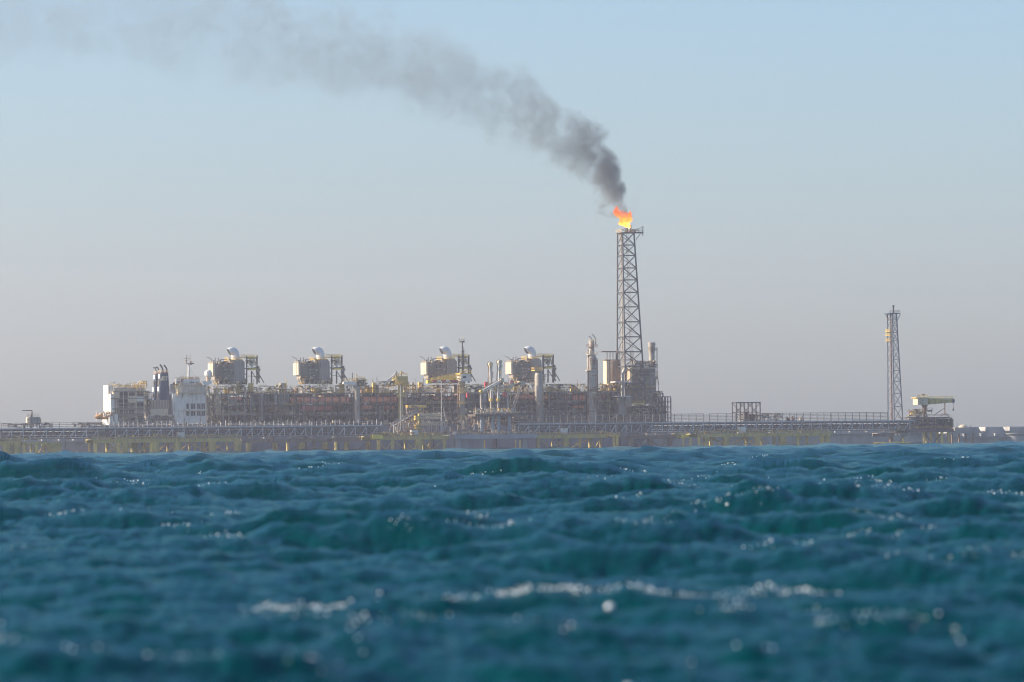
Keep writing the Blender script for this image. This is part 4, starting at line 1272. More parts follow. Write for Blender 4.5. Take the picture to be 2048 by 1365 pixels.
# ================================================================== breakwater of concrete caissons
YB = 118.0
bw = Thing('breakwater', 'long low breakwater of grey concrete caissons behind the jetty', 'breakwater', (LX(1500, YB), YB, 0))
q = -160.0
k = 0
while q < 2330:
    w = 97.0
    x0, x1 = LX(q, YB), LX(q + w, YB)
    zt_ = 8.6 if q + w < 1880 else 5.8
    c = MB().box(x0, x1 - .25, YB, YB + 26, -2.5, zt_)
    cz = bw.put('caisson', c, M_CONC)
    if q + w > 1880:   # trapezoid parapets and rounded bays
        ph_ = 9.4
        m_ = (x1 - x0)
        for (t0, t1) in ((.03, .47), (.53, .97)):
            a, b = x0 + m_ * t0, x0 + m_ * t1
            bw.put('parapet', MB().prism([(a, zt_ + .004), (b - .1, zt_ + .004), (b - 2.6, ph_), (a + .2, ph_)], YB + 4, YB + 12), M_CONC, cz)
    for t in (.15, .5, .85):
        xx = x0 + (x1 - x0) * t
        bw.put('bollard', MB().lathe((xx, YB - 1.0, zt_ - 1.6), [(.1, 0), (.55, .1), (.55, 1.0), (.75, 1.1), (.75, 1.5), (.1, 1.55)], 8), M_WHITE, cz)
    bw.box('ledge', x0, x1 - .25, YB - 1.8, YB - .01, zt_ - 2.4, zt_ - 1.8, M_CONC, cz)
    q += w
    k += 1
bs = MB()
qc = V3(2020, 884, YB - 2)
bw.put('rounded_bay', MB().lathe((qc.x + 6, YB + 3, -2.4), [(7.5, 0), (7.5, 6.6), (8.6, 7.8), (8.6, 8.2)], 20), M_CONC, smooth=True)

# ================================================================== jetty: platforms on yellow piles, truss bridges between
YJ = 0.0
def jetty_platform(label, px0, px1, ly0, ly1, ztop, legs, gird=M_OLIVE, leg_m=M_JACK, rail=True, clutter=1.0, seed=0, gh=1.9, braces=True, pal=None):
    x0, x1 = LX(px0, ly0), LX(px1, ly0)
    T = Thing('jetty_platform', label, 'platform', ((x0 + x1) / 2, (ly0 + ly1) / 2, 0), 'jetty platforms on piles')
    T.box('deck_slab', x0, x1, ly0, ly1, ztop - .4, ztop, gird)
    for y in (ly0 + .05, ly1 - .7):
        T.box('edge_girder', x0 + .1, x1 - .1, y, y + .6, ztop - gh, ztop - .405, gird)
    n = max(2, int((x1 - x0) / 7))
    for i in range(n + 1):
        x = x0 + .5 + (x1 - x0 - 1) * i / n
        T.box('girder_stiffener', x - .12, x + .12, ly0 - .07, ly0 + .049, ztop - gh + .05, ztop - .45, gird)
    row = {}
    for (px, r, back, m) in legs:
        y = (ly1 - 1.6 if back == 1 else ly0 + 1.4 if back == 0 else ly0 + back)
        x = LX(px, y, 890)
        m = m or leg_m
        pr = [(r, -3), (r, ztop - gh - 1.2), (r * 1.12, ztop - gh - 1.15), (r * 1.12, ztop - gh), (r, ztop - gh + .01)]
        lg = T.put('pile', MB().lathe((x, y, 0), pr, 14), m, smooth=True)
        for z in (1.6, 3.3):
            T.put('pile_collar', MB().lathe((x, y, z), [(r * 1.1, 0), (r * 1.1, .25)], 14), m, lg)
        row.setdefault(back, []).append((x, y, r))
    if braces:
        for bk, ls in row.items():
            ls.sort()
            for (xa, ya, ra), (xb, yb, rb2) in zip(ls[:-1], ls[1:]):
                if 4 < xb - xa < 24:
                    xm = (xa + xb) / 2
                    T.mem('pile_brace', (xa, ya, ztop - gh - .2), (xm, ya, .2), .28, leg_m if bk else gird, round_=True)
                    T.mem('pile_brace', (xb, yb, ztop - gh - .2), (xm, yb, .2), .28, leg_m if bk else gird, round_=True)
    if rail:
        T.put('railing', MB().rail([(x0 + .1, ly0 + .1, ztop), (x1 - .1, ly0 + .1, ztop)], step=1.9, r=.07).rail([(x0 + .1, ly0 + .1, ztop), (x0 + .1, ly1 - .1, ztop)], step=1.9, r=.07), M_YEL, kind='stuff')
    if clutter:
        pipework(T, x0 + .3, x1 - .3, ly0 + .4, ly1 - .5, ztop, ztop + 2.0, seed + 900, int((x1 - x0) * 3.2 * clutter), pal or [M_RUST, M_CREAM, M_YEL, M_STEEL, M_OLIVE], rmax=.16, boxes=.3)
    return T
LY = M_JACK
jetty_platform('olive jetty platform at the left edge under the bridge end', -60, 42, YJ + 2, YJ + 14, 7.0, [(-20, 1.1, 0, M_OLIVE), (14, 2.0, 0, M_OLIVE), (33, 2.2, 0, M_OLIVE)], seed=1, gh=2.2)
jetty_platform('small mooring platform on bright yellow slanted piles under the leftmost bridge', 44, 92, YJ + 1, YJ + 13, 6.2, [(48, .75, 0, LY), (73, .75, 0, LY), (62, .6, 1, LY), (88, .6, 1, LY), (52, .6, 6, LY)], seed=2, rail=False, clutter=.3, gh=1.2)
jetty_platform('dull olive pile platform just right of the bright yellow slanted piles', 93, 122, YJ + 6, YJ + 16, 6.0, [(104, 2.6, 0, M_OLIVE), (114, 2.2, 0, M_OLIVE)], seed=3, rail=False, clutter=0, gh=1.4)
jetty_platform('long olive jetty platform on thick yellow piles in front of the white deckhouses', 187, 481, YJ, YJ + 14, 7.3,
               [(191, .95, 0, LY), (237, .95, 0, LY), (250, 1.6, 0, M_OLIVE), (303, .9, 0, LY), (311, 1.9, 0, M_OLIVE), (354, 1.9, 0, M_OLIVE), (390, .5, 0, M_OLIVE), (424, 1.9, 0, M_OLIVE), (475, 1.9, 0, M_OLIVE),
                (214, .8, 1, LY), (268, 1.7, 1, M_OLIVE), (290, .6, 1, LY), (335, .5, 1, LY), (378, .45, 1, LY), (404, .55, 6, LY), (409, .5, 7, LY), (455, .45, 1, LY), (179, .6, 5, LY)], seed=4)
jetty_platform('brown grey jetty platform with wide piles between the two olive platforms at left', 482, 655, YJ + 26, YJ + 36, 6.6,
               [(497, 1.3, 0, M_OLIVE), (550, 1.4, 0, M_OLIVE), (603, 1.7, 0, M_OLIVE), (650, 1.7, 0, M_OLIVE), (575, .7, -18, LY), (628, .4, 1, LY)], gird=M_STEEL, seed=5, clutter=.4, rail=False)
jetty_platform('narrow jetty platform on two slanted yellow piles left of the yellow fender box', 664, 742, YJ + 22, YJ + 32, 6.8,
               [(672, .8, -16, LY), (693, 1.2, 0, M_OLIVE), (736, 1.2, 0, M_OLIVE)], gird=M_STEEL, seed=6, clutter=.4, rail=False)
t8 = jetty_platform('olive jetty platform with bright yellow fender box left of grey loading platform', 741, 897, YJ, YJ + 14, 7.4,
               [(757, .9, 0, M_YEL), (785, .9, 0, M_OLIVE), (837, 1.9, 0, M_OLIVE), (889, .9, 0, M_OLIVE), (810, .5, 1, LY), (846, .55, 1, LY), (834, .6, 5, LY), (861, .5, 1, LY)], seed=7, clutter=1.6)
t8.pbox('fender_box', 745, 766, 870.5, 878, YJ - 1.2, YJ - .01, M_YELB)
jetty_platform('olive jetty platform with one yellow pile right of grey loading platform', 1072, 1216, YJ + 2, YJ + 15, 7.3,
               [(1076, .9, 0, M_OLIVE), (1132, 1.6, 0, M_OLIVE), (1160, .6, 0, M_YEL), (1201, .5, 1, LY), (1104, .4, 1, LY), (1180, 1.0, 1, M_OLIVE)], seed=8)
jetty_platform('flared yellow mooring dolphin standing alone before the flare tower', 1221, 1240, YJ - 2, YJ + 5, 6.9, [(1228, .7, 0, M_YEL), (1234, .8, 0, M_YEL), (1231, .6, 1, LY)], gird=M_YEL, seed=9, clutter=.2, gh=1.0)
jetty_platform('small bright yellow mooring dolphin left of the right hand olive platform', 1362, 1378, YJ - 1, YJ + 5, 6.6, [(1367, .5, 0, M_YEL), (1381, .55, 3, LY)], gird=M_YELB, seed=10, clutter=.3, gh=1.6)
jetty_platform('grey jetty platform with wide piles half hidden under the bridge right of the flare', 1243, 1360, YJ + 24, YJ + 34, 6.4, [(1262, 1.3, 0, M_STEEL), (1300, 1.3, 0, M_STEEL), (1340, 1.3, 0, M_STEEL)], gird=M_STEEL, seed=11, clutter=.3, rail=False)
jetty_platform('long olive jetty platform with yellow piles right of the flare, carrying a white cabin', 1394, 1662, YJ, YJ + 14, 7.0,
               [(1398, .8, 0, LY), (1412, 1.5, 0, M_OLIVE), (1452, 1.8, 0, M_OLIVE), (1515, 1.8, 0, M_OLIVE), (1565, 1.8, 0, M_OLIVE), (1596, .8, 0, LY), (1644, .95, 0, M_YEL), (1655, 1.5, 0, M_OLIVE),
                (1420, .5, 1, LY), (1424, .6, 5, LY), (1489, .55, 5, LY), (1493, .45, 1, LY), (1548, .8, 6, LY), (1614, .6, 5, LY), (1523, .45, 1, LY)], seed=12)
jetty_platform('dark jetty platform carrying the pale crane near the right edge', 1816, 1908, YJ + 4, YJ + 20, 8.4,
               [(1848, .7, 0, LY), (1853, .55, 3, LY), (1862, .7, 6, M_JACK), (1875, .6, 6, M_JACK), (1884, .7, 0, M_JACK), (1897, .8, 0, M_OLIVE)], gird=M_DARK, seed=13, clutter=2.2, pal=[M_DARK, M_STEEL, M_RUST, M_DARK])
jetty_platform('grey pile platform under the vent tower', 1760, 1815, YJ + 6, YJ + 16, 6.4, [(1782, 1.0, 0, M_RUST), (1806, .6, 0, M_STEEL)], gird=M_STEEL, seed=14, clutter=.4, rail=False)

# grey concrete loading platform
T = Thing('loading_platform', 'grey concrete loading platform with four round columns holding an upper deck', 'platform', (LX(985, YJ), YJ + 8, 0))
zl = pt(985, 869, YJ).z
T.box('deck_slab', LX(908, YJ), LX(1071, YJ), YJ - 2, YJ + 18, zl - 2.3, zl, M_CONCB)
for q, r in ((916, 2.2), (929, 2.4), (962, 1.7), (1048, 1.8)):
    T.put('pile', MB().lathe((LX(q, YJ + 3), YJ + 3, 0), [(r, -3), (r, zl - 2.31)], 16), M_CONCB, smooth=True)
for q, m in ((969, M_YEL), (1031, M_JACK), (1040, M_JACK)):
    T.mem('fender_pile', V3(q, 905, YJ - 3), V3(q, 881, YJ - 3), .4, m, round_=True)
zu = pt(985, 833, YJ + 4).z
for q in (963.5, 985.5, 997, 1018.5):
    c = T.put('column', MB().lathe((LX(q, YJ + 4), YJ + 4, 0), [(.95, zl), (.95, zu)], 16), M_CONCB, smooth=True)
    T.put('column_cap', MB().lathe((LX(q, YJ + 4), YJ + 4, 0), [(1.25, zu - .6), (1.25, zu)], 16), M_CONCB, c)
T.box('upper_deck', LX(951, YJ + 1), LX(1037, YJ + 1), YJ + 1, YJ + 12, zu + .002, zu + 1.1, M_DARK)
T.put('upper_railing', MB().rail([(LX(951, YJ + 1), YJ + 1.1, zu + 1.1), (LX(1037, YJ + 1), YJ + 1.1, zu + 1.1)], step=1.4, r=.08), M_CREAM, kind='stuff')
pipework(T, LX(953, YJ), LX(1036, YJ), YJ + 2, YJ + 10, zu + 1.1, zu + 4.2, 340, 130, [M_CREAM, M_PIPE, M_RUST, M_WHITE, M_STEEL, M_YEL])
pipework(T, LX(910, YJ), LX(1068, YJ), YJ + 6, YJ + 16, zl, zu, 341, 260, [M_DARK, M_STEEL, M_RUST, M_DARK, M_CREAM], rmax=.4)
pipework(T, LX(908, YJ), LX(1070, YJ), YJ - 1, YJ + 4, zl, zl + 1.6, 342, 110, [M_CREAM, M_RUST, M_STEEL, M_OLIVE], rmax=.15)
T.put('deck_railing', MB().rail([(LX(908, YJ), YJ - 1.8, zl), (LX(1070, YJ), YJ - 1.8, zl)], step=2, r=.06), M_CREAM, kind='stuff')
T.pbox('bollard', 909, 913, 863.5, 869, YJ - 1, YJ + 1, M_WHITE)

# loading arms on the upper deck
def loading_arm(label, base_px, base_py, knee, mid, tip, cw, ly, m1=M_INSUL):
    B = V3(base_px, base_py, ly)
    A = Thing('cargo_loader', label, 'loading arm', B, 'loading arms on the upper deck')
    K, Mm, Tp = V3(*knee, ly), V3(*mid, ly), V3(*tip, ly)
    A.put('riser', MB().tube(B, K, .65, .6, n=12), m1, smooth=True)
    A.put('riser_base', MB().lathe(B, [(1.1, 0), (1.1, .5), (.75, .9)], 12), M_DARK)
    A.put('swivel_joint', MB().lathe((K.x, K.y - 1.1, K.z), [(.9, 0), (.9, 2.2)], 12, axis='y'), M_YEL)
    for dz in (-.45, .45):
        n_ = (Mm - K).normalized().cross(Vector((0, 1, 0)))
        A.mem('inboard_arm', K + n_ * dz + Vector((0, -.8, 0)), Mm + n_ * dz + Vector((0, -.8, 0)), .3, M_WHITE, round_=True)
        A.mem('inboard_beam', K + n_ * dz * 2.2 + Vector((0, .6, 0)), Mm + n_ * dz * 1.6 + Vector((0, .6, 0)), .2, M_STEEL)
    for k in range(7):
        t = (k + .5) / 7
        c = K.lerp(Mm, t)
        A.mem('arm_lacing', c + Vector((0, -.8, 0)), K.lerp(Mm, t + .07) + Vector((0, .7, .3)), .1, M_RUST)
    A.put('elbow_joint', MB().lathe((Mm.x, Mm.y - 1.2, Mm.z), [(1.1, 0), (1.1, 2.4)], 14, axis='y'), M_CREAM)
    A.mem('outboard_arm', Mm + Vector((0, -.6, 0)), Tp + Vector((0, -.6, 0)), .42, M_RUST, round_=True)
    A.mem('outboard_arm', Mm + Vector((.7, .6, 0)), Tp + Vector((.5, .6, 0)), .3, M_STEEL, round_=True)
    A.put('coupler', MB().cbox(Tp, 1.8, 1.6, 1.5), M_CREAM)
    A.put('pantograph_sheave', MB().lathe((Mm.x, Mm.y + .8, Mm.z), [(1.4, 0), (1.4, .25)], 16, axis='y'), M_DARK)
    C = V3(*cw, ly)
    A.mem('counterweight_arm', K, C, .32, M_STEEL)
    A.put('counterweight', MB().cbox(C, 1.7, 1.4, 2.4), M_RED)
    pipework(A, min(Mm.x, Tp.x) - .9, max(Mm.x, Tp.x) + .9, ly - 1, ly + 1, min(Mm.z, Tp.z), max(Mm.z, Tp.z) + 1, int(base_px), 26, [M_CREAM, M_RUST, M_WHITE, M_YEL], rmax=.14)
    return A
ua = YJ + 5
loading_arm('loading arm with white inboard pipes sloping up to the right, leftmost riser', 963, 829, (962, 784), (1003, 761), (1003, 778), (936, 791), ua)
loading_arm('upright folded loading arm, left one of the two tall spikes', 983, 829, (982, 800), (980.5, 729), (981.5, 770), (972, 769), ua + 3)
loading_arm('upright folded loading arm, right and taller of the two spikes', 997, 829, (996, 800), (999, 725), (1001, 772), (1010, 790), ua + 1)
loading_arm('loading arm leaning steeply to the right, nearest the pale vertical drum', 1016, 829, (1016, 779), (1023, 772), (1041, 768), (1024, 766), ua)
A = Thing('boarding_gangway', 'dark slanting gangway ladder leaning against the upper deck by the last loading arm', 'gangway', V3(1024, 829, ua))
for d in (0, 1.6):
    for e in (0, 1.2):
        A.mem('gangway_chord', V3(1022, 822, ua + d) + Vector((e, 0, 0)), V3(1042, 769, ua + d) + Vector((e, 0, 0)), .2, M_STEEL)
for k in range(12):
    c = V3(1022, 822, ua).lerp(V3(1042, 769, ua), (k + .5) / 12)
    A.mem('gangway_rung', c, c + Vector((1.2, 1.6, 0)), .12, M_PIPE)
A.put('gangway_head', MB().cbox(V3(1042, 767, ua + .8), 3, 3, 2.2), M_CREAM)

# ---- truss bridges
Z_DECK, Z_LOW = 13.0, 7.9
M_TR = mat('bridge steel', (0.22, 0.20, 0.175), rust=.2)
M_TRL = mat('bridge steel lit', (0.52, 0.51, 0.50), rust=.05)  # paler copy of the bridge steel, light put into the colour
def truss_bridge(label, px0, px1, ly0, seed, posts='tall', zlow=Z_LOW, zdeck=Z_DECK, rackh=4.6, style='Z'):
    x0, x1 = LX(px0, ly0), LX(px1, ly0)
    T = Thing('truss_bridge', label, 'bridge', ((x0 + x1) / 2, ly0 + 3, zlow), 'pipe bridges along the jetty')
    rg = random.Random(seed)
    w = 6.0
    T.box('deck_edge', x0, x1, ly0 - .3, ly0 + .15, zdeck - .2, zdeck + .28, M_TRL)
    T.box('deck_plate', x0, x1, ly0 + .16, ly0 + w, zdeck - .15, zdeck + .05, M_TR)
    T.box('bottom_chord', x0, x1, ly0 - .3, ly0 + .3, zlow - .3, zlow + .35, M_TR)
    T.box('bottom_chord', x0, x1, ly0 + w - .3, ly0 + w + .3, zlow - .3, zlow + .35, M_TR)
    T.box('top_chord', x0, x1, ly0 + w - .2, ly0 + w + .25, zdeck - .5, zdeck - .16, M_TR)
    T.box('top_chord', x0, x1, ly0 - .2, ly0 + .2, zdeck - .75, zdeck - .205, M_TR)
    n = max(4, int(round((x1 - x0) / 3.0)))
    for y, rr_, mm in ((ly0, .19, M_TRL), (ly0 + w, .12, M_TR)):
        for i in range(n + 1):
            x = x0 + (x1 - x0) * i / n
            T.mem('truss_post', (x, y, zlow + .3), (x, y, zdeck - .5), rr_, M_TR if i % 2 else M_TRL)
            if i < n:
                xb = x0 + (x1 - x0) * (i + 1) / n
                if i % 2 or y > ly0:
                    T.mem('truss_brace', (x, y, zlow + .3), (xb, y, zdeck - .7), rr_, mm)
                else:
                    T.mem('truss_brace', (x, y, zdeck - .7), (xb, y, zlow + .3), rr_, M_TR)
    for k in range(6):
        y = ly0 + .8 + k * .9
        z = zlow + .9 + (k % 4) * 1.1
        T.mem('carried_pipe', (x0, y, z), (x1, y, z), rg.uniform(.22, .42), rg.choice([M_TR, M_DARK, M_DARK]), round_=True)
    for zz in (.55, 2.35):
        T.box('cable_tray', x0, x1, ly0 + w - 1.2, ly0 + w - .9, zlow + zz, zlow + zz + .95, M_TR)
    T.put('pipe_support', (lambda b: [b.box(x0 + (x1 - x0) * (i + .5) / n - .12, x0 + (x1 - x0) * (i + .5) / n + .12, ly0 + .4, ly0 + w - .4, zlow + .6 + (i % 3) * 1.3, zlow + .8 + (i % 3) * 1.3) for i in range(n)] and b)(MB()), M_TR, kind='stuff')
    if posts == 'tall':     # lamp and pipe posts above the deck
        m_ = max(3, int((x1 - x0) / 2.3))
        for i in range(m_):
            x = x0 + .5 + (x1 - x0 - 1) * i / (m_ - 1)
            h = rg.choice((1.5, 2.2, 2.9, 3.2))
            T.mem('pipe_post', (x, ly0 + .3, zdeck + .2), (x, ly0 + .3, zdeck + h), .15, M_TRL)
            if rg.random() < .55:
                T.mem('post_arm', (x, ly0 - .3, zdeck + h), (x + .5, ly0 + 1.6, zdeck + h), .13, M_TRL)
        for k in range(3):
            T.mem('deck_pipe', (x0, ly0 + 1.0 + k * 1.3, zdeck + .5 + k * .45), (x1, ly0 + 1.0 + k * 1.3, zdeck + .5 + k * .45), .2, rg.choice([M_DARK, M_TR, M_PIPE]), round_=True)
        pipework(T, x0, x1, ly0 + .5, ly0 + 5.5, zdeck + .1, zdeck + 2.2, seed, int((x1 - x0) * 1.5), [M_TR, M_DARK, M_PIPE, M_CREAM], rmax=.14)
    elif posts == 'rack':   # pipe rack with level pipes above the deck
        m_ = max(2, int(round((x1 - x0) / 4.2)))
        for i in range(m_ + 1):
            x = x0 + (x1 - x0) * i / m_
            T.mem('rack_post', (x, ly0 + .3, zdeck + .2), (x, ly0 + .3, zdeck + rackh), .17, M_TR)
        for k in range(6):
            z = zdeck + .7 + k * (rackh - .8) / 5
            T.mem('rack_pipe', (x0, ly0 + .3, z), (x1, ly0 + .3, z), .11 if k < 5 else .14, M_TR, round_=True)
    elif posts == 'rail':
        m_ = max(2, int(round((x1 - x0) / 3.6)))
        for i in range(m_ + 1):
            x = x0 + (x1 - x0) * i / m_
            T.mem('rail_post', (x, ly0 + .1, zdeck + .2), (x, ly0 + .1, zdeck + 2.9), .13, M_TR)
        for z in (1.0, 1.9, 2.85):
            T.mem('rail_bar', (x0, ly0 + .1, zdeck + z), (x1, ly0 + .1, zdeck + z), .1, M_TR, round_=True)
        pipework(T, x0 + (x1 - x0) * .42, x1, ly0 + .6, ly0 + 5, zdeck + .2, zdeck + 2.6, seed, 90, [M_TR, M_DARK, M_STEEL, M_RUST], rmax=.2)
    return T
YBR = YJ + 4
truss_bridge('pipe bridge at the left edge with open sky showing through it', -70, 104, YBR, 201, posts='rail')
truss_bridge('pipe bridge left of the ship stern with sky between its braces', 104.6, 207, YBR, 202, posts='rail')
truss_bridge('pipe bridge in front of the white deckhouses and blue funnels', 207.6, 345, YBR, 203)
truss_bridge('pipe bridge in front of the accommodation block and first turbine module', 345.6, 482, YBR, 204)
truss_bridge('pipe bridge in front of the dark vessels and start of the orange tanks', 482.6, 622, YBR, 205)
truss_bridge('pipe bridge in front of the longest orange tanks up to the pale crane column', 622.6, 765, YBR, 206)
truss_bridge('pipe bridge right of the loading platform carrying a level pipe rack', 1037, 1150, YBR, 207, posts='rack')
truss_bridge('pipe bridge in front of the absorber column carrying a level pipe rack', 1150.6, 1262, YBR, 208, posts='rack')
truss_bridge('pipe bridge in front of the flare base and the bow with level pipe rack', 1262.6, 1407, YBR, 209, posts='rack')
truss_bridge('pipe bridge under the open box frame right of the bow', 1407.6, 1524, YBR, 210, posts='none')
truss_bridge('pipe bridge midway between the bow and the vent tower with level pipe rack', 1524.6, 1662, YBR, 211, posts='rack')
truss_bridge('pipe bridge just left of the vent tower with level pipe rack', 1662.6, 1776, YBR, 212, posts='rack')
truss_bridge('pipe bridge between the vent tower and the pale jetty crane', 1776.6, 1830, YBR, 213, posts='none')
# rack piece with sagging pipes
T = Thing('pipe_rack', 'short pipe rack with sagging pipes between two bridge racks right of the bow', 'pipe rack', (LX(1440, YBR), YBR, Z_DECK))
for q in (1419.5, 1436, 1453, 1472):
    T.mem('rack_post', (LX(q, YBR), YBR + .3, Z_DECK + .3), (LX(q, YBR), YBR + .3, Z_DECK + 4.6), .17, M_TR)
for k in range(6):
    z = Z_DECK + .7 + k * .76
    T.mem('rack_pipe', (LX(1419, YBR), YBR + .3, z), (LX(1473, YBR), YBR + .3, z), .11, M_TR, round_=True)
    xa, xb = LX(1407, YBR), LX(1419, YBR)
    T.put('sagging_pipe', MB().path([(xa, YBR + .3, z), (xa + (xb - xa) * .3, YBR + .3, z - .7), (xa + (xb - xa) * .5, YBR + .3, z - 1.0), (xa + (xb - xa) * .7, YBR + .3, z - .7), (xb, YBR + .3, z)], .1, 5), M_TR)
# open box frame
T = Thing('box_frame', 'open dark box frame with crossed braces standing on the right hand bridge', 'steel frame', (LX(1497, YBR), YBR + 2, Z_DECK))
x0, x1 = LX(1473.5, YBR), LX(1520.5, YBR)
zt_ = pt(1497, 805.5, YBR).z
for i in range(7):
    x = x0 + (x1 - x0) * i / 6
    T.mem('column', (x, YBR, Z_DECK + .3), (x, YBR, zt_), .26 if i in (0, 6) else .18, M_DARK)
    T.mem('column', (x, YBR + 5.5, Z_DECK + .06), (x, YBR + 5.5, zt_), .18, M_DARK)
    T.mem('roof_beam', (x, YBR, zt_), (x, YBR + 5.5, zt_), .16, M_DARK)
for y in (YBR, YBR + 5.5):
    T.mem('top_beam', (x0 - .25, y, zt_), (x1 + .25, y, zt_), .28, M_DARK)
    T.mem('beam', (x0, y, (zt_ + Z_DECK) / 2), (x1, y, (zt_ + Z_DECK) / 2), .16, M_DARK)
for i in (0, 2, 4):
    xa, xb = x0 + (x1 - x0) * i / 6, x0 + (x1 - x0) * (i + 2) / 6
    zm = (zt_ + Z_DECK) / 2
    T.mem('brace', (xa, YBR, zm), (xb, YBR, zt_), .15, M_DARK)
    T.mem('brace', (xa, YBR + 5.5, zt_), (xb, YBR + 5.5, zm), .13, M_DARK)
pipework(T, x0 + 2, x1 + 13, YBR + 1, YBR + 5, Z_DECK + .1, Z_DECK + 4.4, 350, 150, [M_RUST, M_DARK, M_STEEL, M_CREAM, M_RUST], rmax=.25)
T.box('machine', x0 + 5, x0 + 7, YBR + 1, YBR + 3, Z_DECK + .06, Z_DECK + 5, M_DARK)
T.box('machine', x0 + 8.6, x0 + 11, YBR + 1, YBR + 3, Z_DECK + .06, Z_DECK + 4.2, M_RUST)
# parked equipment on the bridge
for (q0, q1, h, m, lab) in ((1573, 1582, 2.6, M_DARK, 'low dark pump skid on the bridge right of the box frame'), (1584, 1592, 2.9, M_RUST, 'brown pump skid on the bridge beside a darker one'), (1600, 1608, 2.3, M_CREAM, 'cream pump skid on the bridge, rightmost of three')):
    T = Thing('pump_skid', lab, 'pump skid', (LX((q0 + q1) / 2, YBR - .5), YBR + 2, Z_DECK))
    x0, x1 = LX(q0, YBR + 1), LX(q1, YBR + 1)
    T.box('skid_frame', x0, x1, YBR + 1, YBR + 3.4, Z_DECK + .055, Z_DECK + .5, M_DARK)
    T.put('pump_body', MB().lathe((x0 + .3, YBR + 2.2, Z_DECK + 1.2), [(.4, 0), (.7, .3), (.7, x1 - x0 - .9), (.4, x1 - x0 - .6)], 10, axis='x'), m, smooth=True)
    T.box('control_box', x0 + .2, x0 + .9, YBR + 1.1, YBR + 1.8, Z_DECK + .5, Z_DECK + h, m)
    T.mem('vent', (x1 - .5, YBR + 2, Z_DECK + 1.5), (x1 - .5, YBR + 2, Z_DECK + h + .8), .14, M_DARK)

# ---- pipe manifold on the olive platform left of the loading platform
T = Thing('pipe_manifold', 'tan manifold of level pipes and yellow valves on the olive platform by the guyed poles', 'manifold', V3(850, 868, YJ + 5))
l = YJ + 5
for k, y_ in enumerate((829.5, 832.5, 836, 838.3)):
    T.mem('header_pipe', V3(841, y_, l), V3(884, y_ - .5, l), .3, M_CREAM, round_=True)
for k in range(11):
    q = 842 + k * 4.3
    T.mem('branch_pipe', V3(q, 868, l + .5), V3(q, 838 + (k % 3) * 3, l + .5), .2, M_PIPE, round_=True)
    T.mem('branch_brace', V3(q, 850, l - .3), V3(q + 2.1, 843, l - .3), .15, M_CREAM)
    T.mem('branch_brace', V3(q + 4.2, 850, l - .3), V3(q + 2.1, 843, l - .3), .15, M_CREAM)
T.mem('header_pipe', V3(841, 851, l - .3), V3(886, 850.5, l - .3), .3, M_CREAM, round_=True)
for y_ in (836, 854):
    T.put('valve', MB().cbox(V3(833.5, y_, l), 2.2, 2, 2.2).path([V3(829, y_ - 1.5, l), V3(831, y_ + 1, l - .5), V3(834, y_ + 4, l)], .5, 8), M_YEL)
T.pbox('support_column', 838, 841, 828, 868, l - .5, l + 1, M_OLIVE)
pipework(T, LX(781, l), LX(840, l), l - 1, l + 5, V3(810, 868, l).z, V3(810, 846, l).z, 351, 120, [M_CREAM, M_STEEL, M_PIPE, M_RUST, M_DARK], rmax=.2, vert=.6)
pipework(T, LX(841, l), LX(897, l), l + .8, l + 6, V3(870, 868, l).z, V3(870, 826, l).z, 352, 170, [M_CREAM, M_STEEL, M_DARK, M_RUST, M_PIPE], rmax=.22, vert=.5)
T.pbox('yellow_deck', 815, 852, 810.5, 816, l + 6, l + 9, M_YEL)
pipework(T, LX(812, l + 6), LX(856, l + 6), l + 5, l + 9, V3(835, 868, l).z, V3(835, 812, l).z, 353, 90, [M_STEEL, M_YEL, M_CREAM, M_DARK], rmax=.25, vert=.6)
# guyed poles
for (q, yt_, yb_, kx, ky, ex, ey, lab) in ((801, 770, 862, 801, 803, 806.5, 836, 'pale guyed pole with one slanting strut left of the manifold'),
                                       (883, 762, 868, 883.4, 797, 891.5, 840, 'taller pale guyed pole with slanting strut before the yellow crane')):
    l2 = YJ + 2
    T = Thing('guyed_pole', lab, 'pole', V3(q, yb_, l2), 'guyed poles on the jetty')
    T.mem('pole_shaft', V3(q, yb_, l2), V3(q, yt_, l2), .26, M_PIPE, round_=True)
    T.mem('strut', V3(kx, ky, l2), V3(ex, ey, l2), .2, M_INSUL, round_=True)
    T.mem('strut', V3(ex, ey, l2), V3(ex, yb_ - 2, l2), .18, M_INSUL, round_=True)
    T.put('foot', MB().cbox(V3(q, yb_, l2), 1.2, 1.2, .6), M_STEEL)
    T.put('pole_cap', MB().cbox(V3(q, yt_, l2), .8, .8, .5), M_RUST)
# covered gangway
T = Thing('gangway', 'grey blue sloping truss gangway rising from the bridge to the ship', 'gangway', V3(788, 851, YJ + 9))
l = YJ + 9
for d in (0, 2.4):
    for u in (0, 2.3):
        T.mem('gangway_chord', V3(788, 853, l + d) + Vector((0, 0, u)), V3(838, 824, l + d) + Vector((0, 0, u)), .2, M_TR)
for k in range(14):
    a, b = V3(788, 853, l).lerp(V3(838, 824, l), k / 14), V3(788, 853, l).lerp(V3(838, 824, l), (k + 1) / 14)
    T.mem('gangway_brace', a + Vector((0, 0, 2.3 * (k % 2))), b + Vector((0, 0, 2.3 * (1 - k % 2))), .13, M_TR)
a, b = V3(788, 853, l), V3(838, 824, l)
T.put('gangway_floor', MB().rings([[a + Vector((0, .3, .1)), a + Vector((0, 2.1, .1)), a + Vector((0, 2.1, .3)), a + Vector((0, .3, .3))], [b + Vector((0, .3, .1)), b + Vector((0, 2.1, .1)), b + Vector((0, 2.1, .3)), b + Vector((0, .3, .3))]]), M_CONCB)
